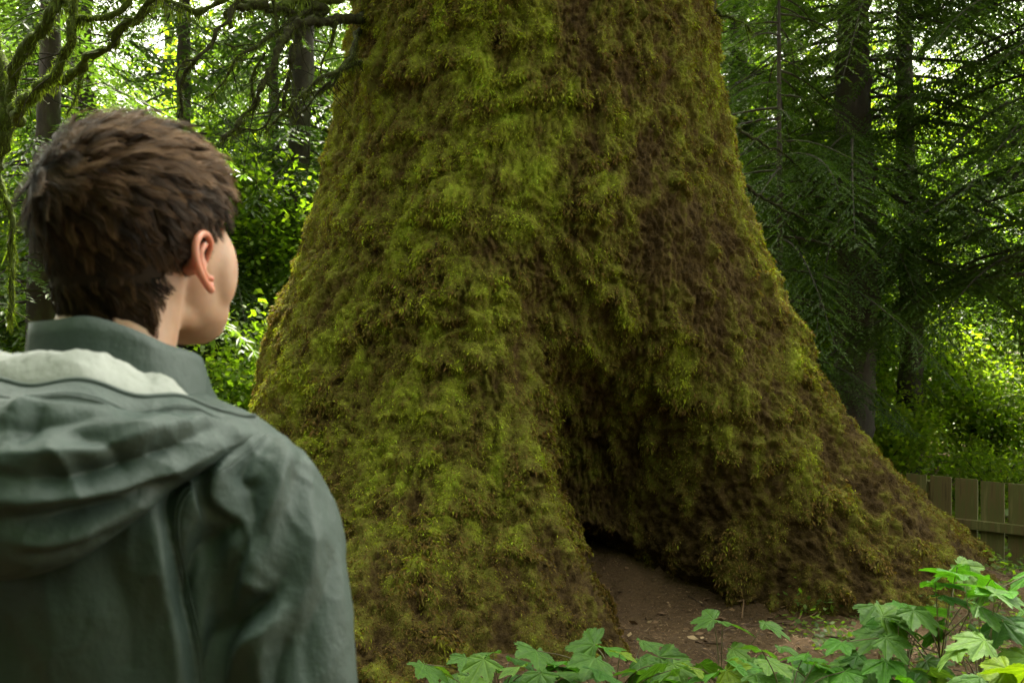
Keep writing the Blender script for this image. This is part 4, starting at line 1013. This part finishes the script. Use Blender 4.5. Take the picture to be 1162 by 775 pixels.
loftz(jm, [(.76, 0, 0, .205, .150), (.90, 0, 0, .200, .145), (1.10, 0, -.005, .195, .140), (1.25, 0, -.01, .198, .145), (1.36, 0, -.015, .190, .138), (1.42, 0, -.018, .165, .120), (1.46, 0, -.018, .130, .100), (1.50, 0, -.012, .088, .084), (1.53, 0, -.008, .075, .078)], pw=2.4)
for s in (-1, 1):
    chain(jm, [(s * .10, -.015, 1.425, .070), (s * .158, -.018, 1.395, .076), (s * .195, -.022, 1.33, .074), (s * .222, -.030, 1.22, .067), (s * .240, -.040, 1.08, .061), (s * .25, .0, .97, .056), (s * .255, .035, .885, .047)], 30)
jv, jq, jt = remesh(jm, 0.0032, 8)
def ray_fold_builder(v, q, t, origin_loc):
    polys = [list(map(int, x)) for x in q] + [list(map(int, x)) for x in t]
    return BVHTree.FromPolygons([tuple(x) for x in v], polys)
def to_world(v): return rot(v, YAW) + np.array([PX, PY_, GZ])
def to_local(v): return rot(np.asarray(v, float) - np.array([PX, PY_, GZ]), -YAW)
camL = to_local(np.array([0, 0, CAMZ]))
def zp(pts):  # from the 1.824x study crop of the photo to photo pixels
    return [(x / 1.824, 350 + y / 1.824) for x, y in pts]
def trace(bvh, pts):
    out = []
    for px, py in pts:
        dl = to_local(P(px, py, 1.0)) - camL
        h = bvh.ray_cast(Vector(camL), Vector(dl).normalized())
        if h[0] is not None: out.append(np.array(h[0]))
    return out
def folds(v, n, bvh, lst):
    disp = np.zeros(len(v))
    for pts, amp, w in lst:
        tr = trace(bvh, zp(pts))
        if len(tr) < 2: continue
        c = spline(tr, 10 * len(tr)); L = len(c)
        sel = np.where((v > c.min(0) - 4 * w).all(1) & (v < c.max(0) + 4 * w).all(1))[0]
        if not len(sel): continue
        dd = ((v[sel, None] - c[None]) ** 2).sum(-1); k = dd.argmin(1); dm = np.sqrt(dd.min(1))
        env = np.sin(np.pi * np.clip(k / (L - 1) * .9 + .05, 0, 1)) ** .6
        x = dm / w
        disp[sel] += 1.6 * amp * env * (np.exp(-x ** 1.5) - .25 * np.exp(-(x / 2.2) ** 2))
    return disp
jb = ray_fold_builder(jv, jq, jt, None); jn = vnormals(jv, jq, jt)
JF = [
 ([(552, 228), (470, 300), (385, 350), (345, 395), (352, 470), (378, 590), (400, 690), (408, 790)], -.013, .010),
 ([(330, 400), (335, 500), (355, 620), (372, 780)], .007, .012),
 ([(440, 300), (400, 350), (392, 400), (410, 440)], .008, .010),
 ([(425, 360), (440, 410), (470, 440)], -.007, .009),
 ([(480, 300), (455, 350), (450, 400), (500, 440)], .009, .011),
 ([(565, 270), (520, 310), (500, 350), (530, 370)], -.008, .009),
 ([(590, 265), (580, 320), (560, 400), (520, 480), (505, 560)], .011, .013),
 ([(520, 380), (530, 440), (505, 500), (480, 560), (450, 640)], -.010, .011),
 ([(500, 440), (440, 470), (400, 540), (395, 620)], -.012, .016),
 ([(505, 560), (545, 585), (575, 560)], .007, .010),
 ([(580, 560), (550, 600), (500, 640), (450, 690), (425, 780)], -.016, .014),
 ([(590, 600), (560, 650), (510, 690), (470, 780)], .010, .013),
 ([(600, 680), (570, 740), (560, 800)], -.008, .012),
 ([(550, 690), (540, 740), (545, 800)], .008, .010),
 ([(620, 290), (640, 400), (640, 520), (620, 640)], .005, .016),
 ([(690, 500), (670, 600), (640, 680), (640, 780)], -.005, .014),
 ([(100, 560), (120, 660), (110, 790)], .005, .020),
 ([(220, 520), (260, 620), (270, 790)], -.006, .020),
 ([(20, 580), (40, 790)], -.005, .02),
]
ann = np.array([1.0, 1.0, .45])
jd = folds(jv, jn, jb, JF)
drape = fbm(jv * ann * 11 + 2, 2) * .006 + (np.abs(pn((jv + .3) * ann * 16)) - .25) * -.009
cw = np.stack([fbm(jv * 6 + 3, 2), fbm(jv * 6 + 43, 2), fbm(jv * 6 + 83, 2)], -1) * .06
drape = drape + np.maximum(0, .22 - np.abs(pn((jv + cw) * np.array([1.0, 1, .5]) * 20 + 7))) * .008 * sst(-.1, .35, pn(jv * 7 + 60))
cuffz = sst(1.50, 1.44, jv[:, 2])
jv2 = jv + jn * (jd + drape * cuffz)[:, None]
jacket = mobj('jacket', (lambda m_: (m_.add(jv2, jq, jt), m_.mesh('jacket'))[1])(MB()), person, M_jacket)

# collar: a standing band round the neck, open at the front
n = 110; az = np.linspace(math.radians(112), math.radians(428), n)      # leaves a gap at the front (90 deg = +y)
rows = []
prof = [(-.45, -.001, 0), (0, .000, 0.0), (.25, .002, 0), (.5, .003, 0), (.8, .004, 0), (1, .0045, 0), (1.0, -.002, 0), (.8, -.0035, 0), (.4, -.005, 0), (0, -.007, 0)]
for (h, o_, _) in prof:
    back = .5 - .5 * np.sin(az)
    hz = 1.497 + h * (.014 + .064 * back ** 1.3) + .003 * np.sin(az * 5 + 1) * h
    rx = .098 - .016 * h + o_; ry = .098 - .004 * h + o_
    rows.append(np.stack([np.cos(az) * rx + .008 + .003 * np.sin(az * 7) * h, np.sin(az) * ry - .002, hz], -1))
V = np.array(rows); m = n; ii = np.arange(len(prof) - 1)[:, None] * m + np.arange(m - 1)[None]
Q = np.stack([ii, ii + 1, ii + m + 1, ii + m], -1).reshape(-1, 4)
cm = MB(); cm.add(V.reshape(-1, 3), Q); mobj('collar', cm.mesh('collar'), jacket, M_jacket)

# hood hanging on the back: control grid (rows from the rim outward and down), columns from centre to the right corner
def hood_grid():
    # each column: u along the hood from left corner to right corner; rows: rim, upper, bulge, lower, tuck, inside
    half = {  # |u| : list of (x, y, z)
     0.0: [(0.000, -.168, 1.512), (0, -.205, 1.492), (0, -.232, 1.445), (0, -.236, 1.395), (0, -.215, 1.345), (0, -.165, 1.328), (0, -.135, 1.345)],
     0.35: [(.058, -.160, 1.512), (.062, -.195, 1.490), (.066, -.220, 1.447), (.068, -.222, 1.400), (.064, -.203, 1.355), (.056, -.163, 1.340), (.05, -.135, 1.355)],
     0.65: [(.106, -.128, 1.503), (.118, -.158, 1.482), (.126, -.178, 1.450), (.124, -.178, 1.412), (.114, -.168, 1.380), (.100, -.145, 1.368), (.09, -.12, 1.38)],
     0.85: [(.140, -.085, 1.490), (.155, -.108, 1.475), (.163, -.120, 1.455), (.160, -.122, 1.432), (.150, -.118, 1.415), (.135, -.110, 1.405), (.12, -.09, 1.41)],
     1.0: [(.184, -.022, 1.474), (.192, -.034, 1.466), (.196, -.042, 1.458), (.194, -.046, 1.448), (.186, -.05, 1.440), (.170, -.056, 1.434), (.15, -.05, 1.43)],
    }
    us = sorted(half); g = np.array([half[u] for u in us])
    gl = g[::-1].copy(); gl[..., 0] *= -1
    return np.array([-u for u in us[::-1]][:-1] + us), np.concatenate([gl[:-1], g])
us, g = hood_grid()
NU, NV = 300, 150
gu_ = spline(g.reshape(len(g), -1), NU).reshape(NU, g.shape[1], 3)
gg = np.array([spline(c, NV) for c in gu_])                    # NU,NV,3
hv = gg.reshape(-1, 3)
ii = np.arange(NU - 1)[:, None] * NV + np.arange(NV - 1)[None]; hq = np.stack([ii, ii + 1, ii + NV + 1, ii + NV], -1).reshape(-1, 4)
hn = vnormals(hv, hq, np.zeros((0, 3), int)); cc = np.array([0, -.13, 1.43])
if np.mean(np.sum(hn * (hv - cc), 1)) < 0: hn = -hn; hq = hq[:, ::-1]
hbvh = ray_fold_builder(hv, hq, [], None)
HF = [
 ([(-20, 412), (100, 395), (240, 372), (350, 335), (450, 290), (540, 235)], .010, .010),
 ([(-20, 440), (60, 440), (160, 430), (260, 400), (340, 350)], -.012, .014),
 ([(20, 480), (120, 480), (220, 440), (300, 400)], .008, .012),
 ([(0, 345), (120, 350), (240, 325), (340, 290), (440, 245)], -.009, .010),
 ([(0, 300), (90, 300), (200, 290), (300, 265), (420, 225)], .008, .011),
 ([(110, 150), (90, 200), (60, 250), (20, 270)], -.008, .010),
 ([(95, 125), (60, 180), (20, 215)], .007, .009),
 ([(110, 300), (135, 330), (160, 380)], .007, .009),
 ([(160, 270), (230, 290), (260, 330)], -.008, .010),
 ([(180, 150), (260, 200), (360, 215)], -.008, .012),
 ([(120, 135), (220, 150), (330, 180), (440, 195)], .006, .010),
 ([(230, 250), (300, 240), (380, 200)], .006, .010),
 ([(0, 250), (120, 240), (200, 225)], -.006, .009),
 ([(40, 510), (150, 500), (240, 460)], -.008, .010),
]
hd_ = folds(hv, hn, hbvh, HF)
hd_ += fbm(hv * np.array([.6, 1, 1.5]) * 15, 2) * .0045 + (np.abs(pn(hv * np.array([.6, 1, 1.4]) * 22 + 4)) - .25) * -.007
hcw = np.stack([fbm(hv * 6 + 3, 2), fbm(hv * 6 + 43, 2), fbm(hv * 6 + 83, 2)], -1) * .05
hd_ += np.maximum(0, .2 - np.abs(pn((hv + hcw) * np.array([.6, 1, 1.3]) * 24 + 9))) * .004
edge = np.sin(np.pi * np.clip(np.linspace(0, 1, NV) * 1.2, 0, 1))[None] ** .5 * np.ones((NU, 1)); edge = edge.reshape(-1)
edge = np.maximum(edge, .2)
hv2 = hv + hn * (hd_ * edge)[:, None] + np.array([0, 0, 1.0]) * (.004 * np.sin(np.repeat(np.linspace(0, 1, NU), NV) * 31) * (np.tile(np.linspace(0, 1, NV), NU) < .12))[:, None]
hm_ = MB(); hm_.add(hv2, hq)
# rim hem: thin roll along the opening
rimp = hv2.reshape(NU, NV, 3)[:, 0]; hm_.add(*tube(rimp[2:-2], .0026, 8))
hood = mobj('hood', hm_.mesh('hood'), jacket, M_jacket)
for r_ in (14, 17):
    sp = hv2.reshape(NU, NV, 3)[4:-4, r_] + hn.reshape(NU, NV, 3)[4:-4, r_] * .0003; hs_ = MB(); hs_.add(*tube(sp, .0007, 6)); mobj('seam', hs_.mesh('seam'), hood, M_jacket)
jb2 = ray_fold_builder(jv2, jq, jt, None)
for pth_ in ([(548, 262), (480, 318), (420, 355), (372, 390), (362, 470), (385, 590), (408, 690), (416, 770)], [(556, 262), (488, 322), (428, 360), (380, 396), (370, 470), (393, 590), (416, 690), (424, 770)]):
    tr_ = trace(jb2, zp(spline(pth_, 60)))
    hs_ = MB(); hs_.add(*tube(np.array(tr_), .0009, 6)); mobj('seam', hs_.mesh('seam'), jacket, M_jacket)
# lining: from the rim inward, puffed up and running down to the collar
NL = 40; rim = rimp
tt_ = np.linspace(0, 1, NL)
uu = np.linspace(-1, 1, NU)
angc = np.arctan2(rim[:, 1] + .002, rim[:, 0])
cb = np.stack([np.cos(angc) * .088, np.sin(angc) * .092 - .002, np.full(NU, 1.508)], -1)
LV = np.zeros((NU, NL, 3))
puff = .033 * np.clip(1 - np.abs(uu / .86) ** 3, 0, 1) ** .8 * (1 + .08 * np.sin(uu * 7 + .6) + .04 * np.sin(uu * 19))
for k, t in enumerate(tt_):
    LV[:, k] = rim * (1 - t) + cb * t + np.array([0, 0, 1.0]) * (puff * np.sin(np.pi * min(1, t * 1.02)) ** .75)[:, None] + np.array([0, 0, 1.0]) * (-.003 - .016 * sst(.74, .90, np.abs(uu)) * np.sin(np.pi * min(1, .15 + t)) )[:, None]
lv = LV.reshape(-1, 3); lv = lv + np.array([0, 0, 1.0]) * (fbm(lv * 30, 3) * .006 * np.tile(np.sin(np.pi * tt_), NU))[:, None]
ii = np.arange(NU - 1)[:, None] * NL + np.arange(NL - 1)[None]; lq = np.stack([ii, ii + 1, ii + NL + 1, ii + NL], -1).reshape(-1, 4)
lm_ = MB(); lm_.add(lv, lq); mobj('hood_lining', lm_.mesh('hood_lining'), jacket, M_lining)

# trousers and boots (below the picture)
def plain(c, r):
    def f(nt, N, L, out):
        tc = N('ShaderNodeTexCoord').outputs['Object']
        b = N('ShaderNodeBsdfPrincipled'); b.inputs['Roughness'].default_value = r
        L(ramp(N, L, noise_node(N, L, 40, 4, tc), [(.3, tuple(x * .8 for x in c)), (.7, c)]), b.inputs['Base Color']); L(b.outputs[0], out.inputs['Surface'])
    return f
tm = MB(); loftz(tm, [(.80, 0, 0, .17, .125), (.90, 0, 0, .165, .12), (1.0, 0, 0, .155, .115)])
for s in (-1, 1): chain(tm, [(s * .085, 0, .86, .105), (s * .10, .01, .50, .078), (s * .107, -.01, .28, .07), (s * .11, -.015, .10, .065)])
tv, tq_, tt2 = remesh(tm, .008, 4); tv = tv + vnormals(tv, tq_, tt2) * (fbm(tv * 14, 2) * .006)[:, None]
x_ = MB(); x_.add(tv, tq_, tt2); mobj('trousers', x_.mesh('trousers'), person, mat('dark_trousers', plain((.03, .035, .045), .85)))
for s in (-1, 1):
    bo = MB(); chain(bo, [(s * .11, -.03, .055, .050), (s * .115, .08, .045, .048), (s * .122, .165, .038, .038)]); chain(bo, [(s * .11, -.02, .06, .055), (s * .11, -.02, .16, .058)])
    v_, q2, t2 = remesh(bo, .006, 3); v_[:, 2] = np.maximum(v_[:, 2], .002); x_ = MB(); x_.add(v_, q2, t2); mobj('boot', x_.mesh('boot'), person, mat('brown_leather_boot', plain((.08, .05, .03), .6)))
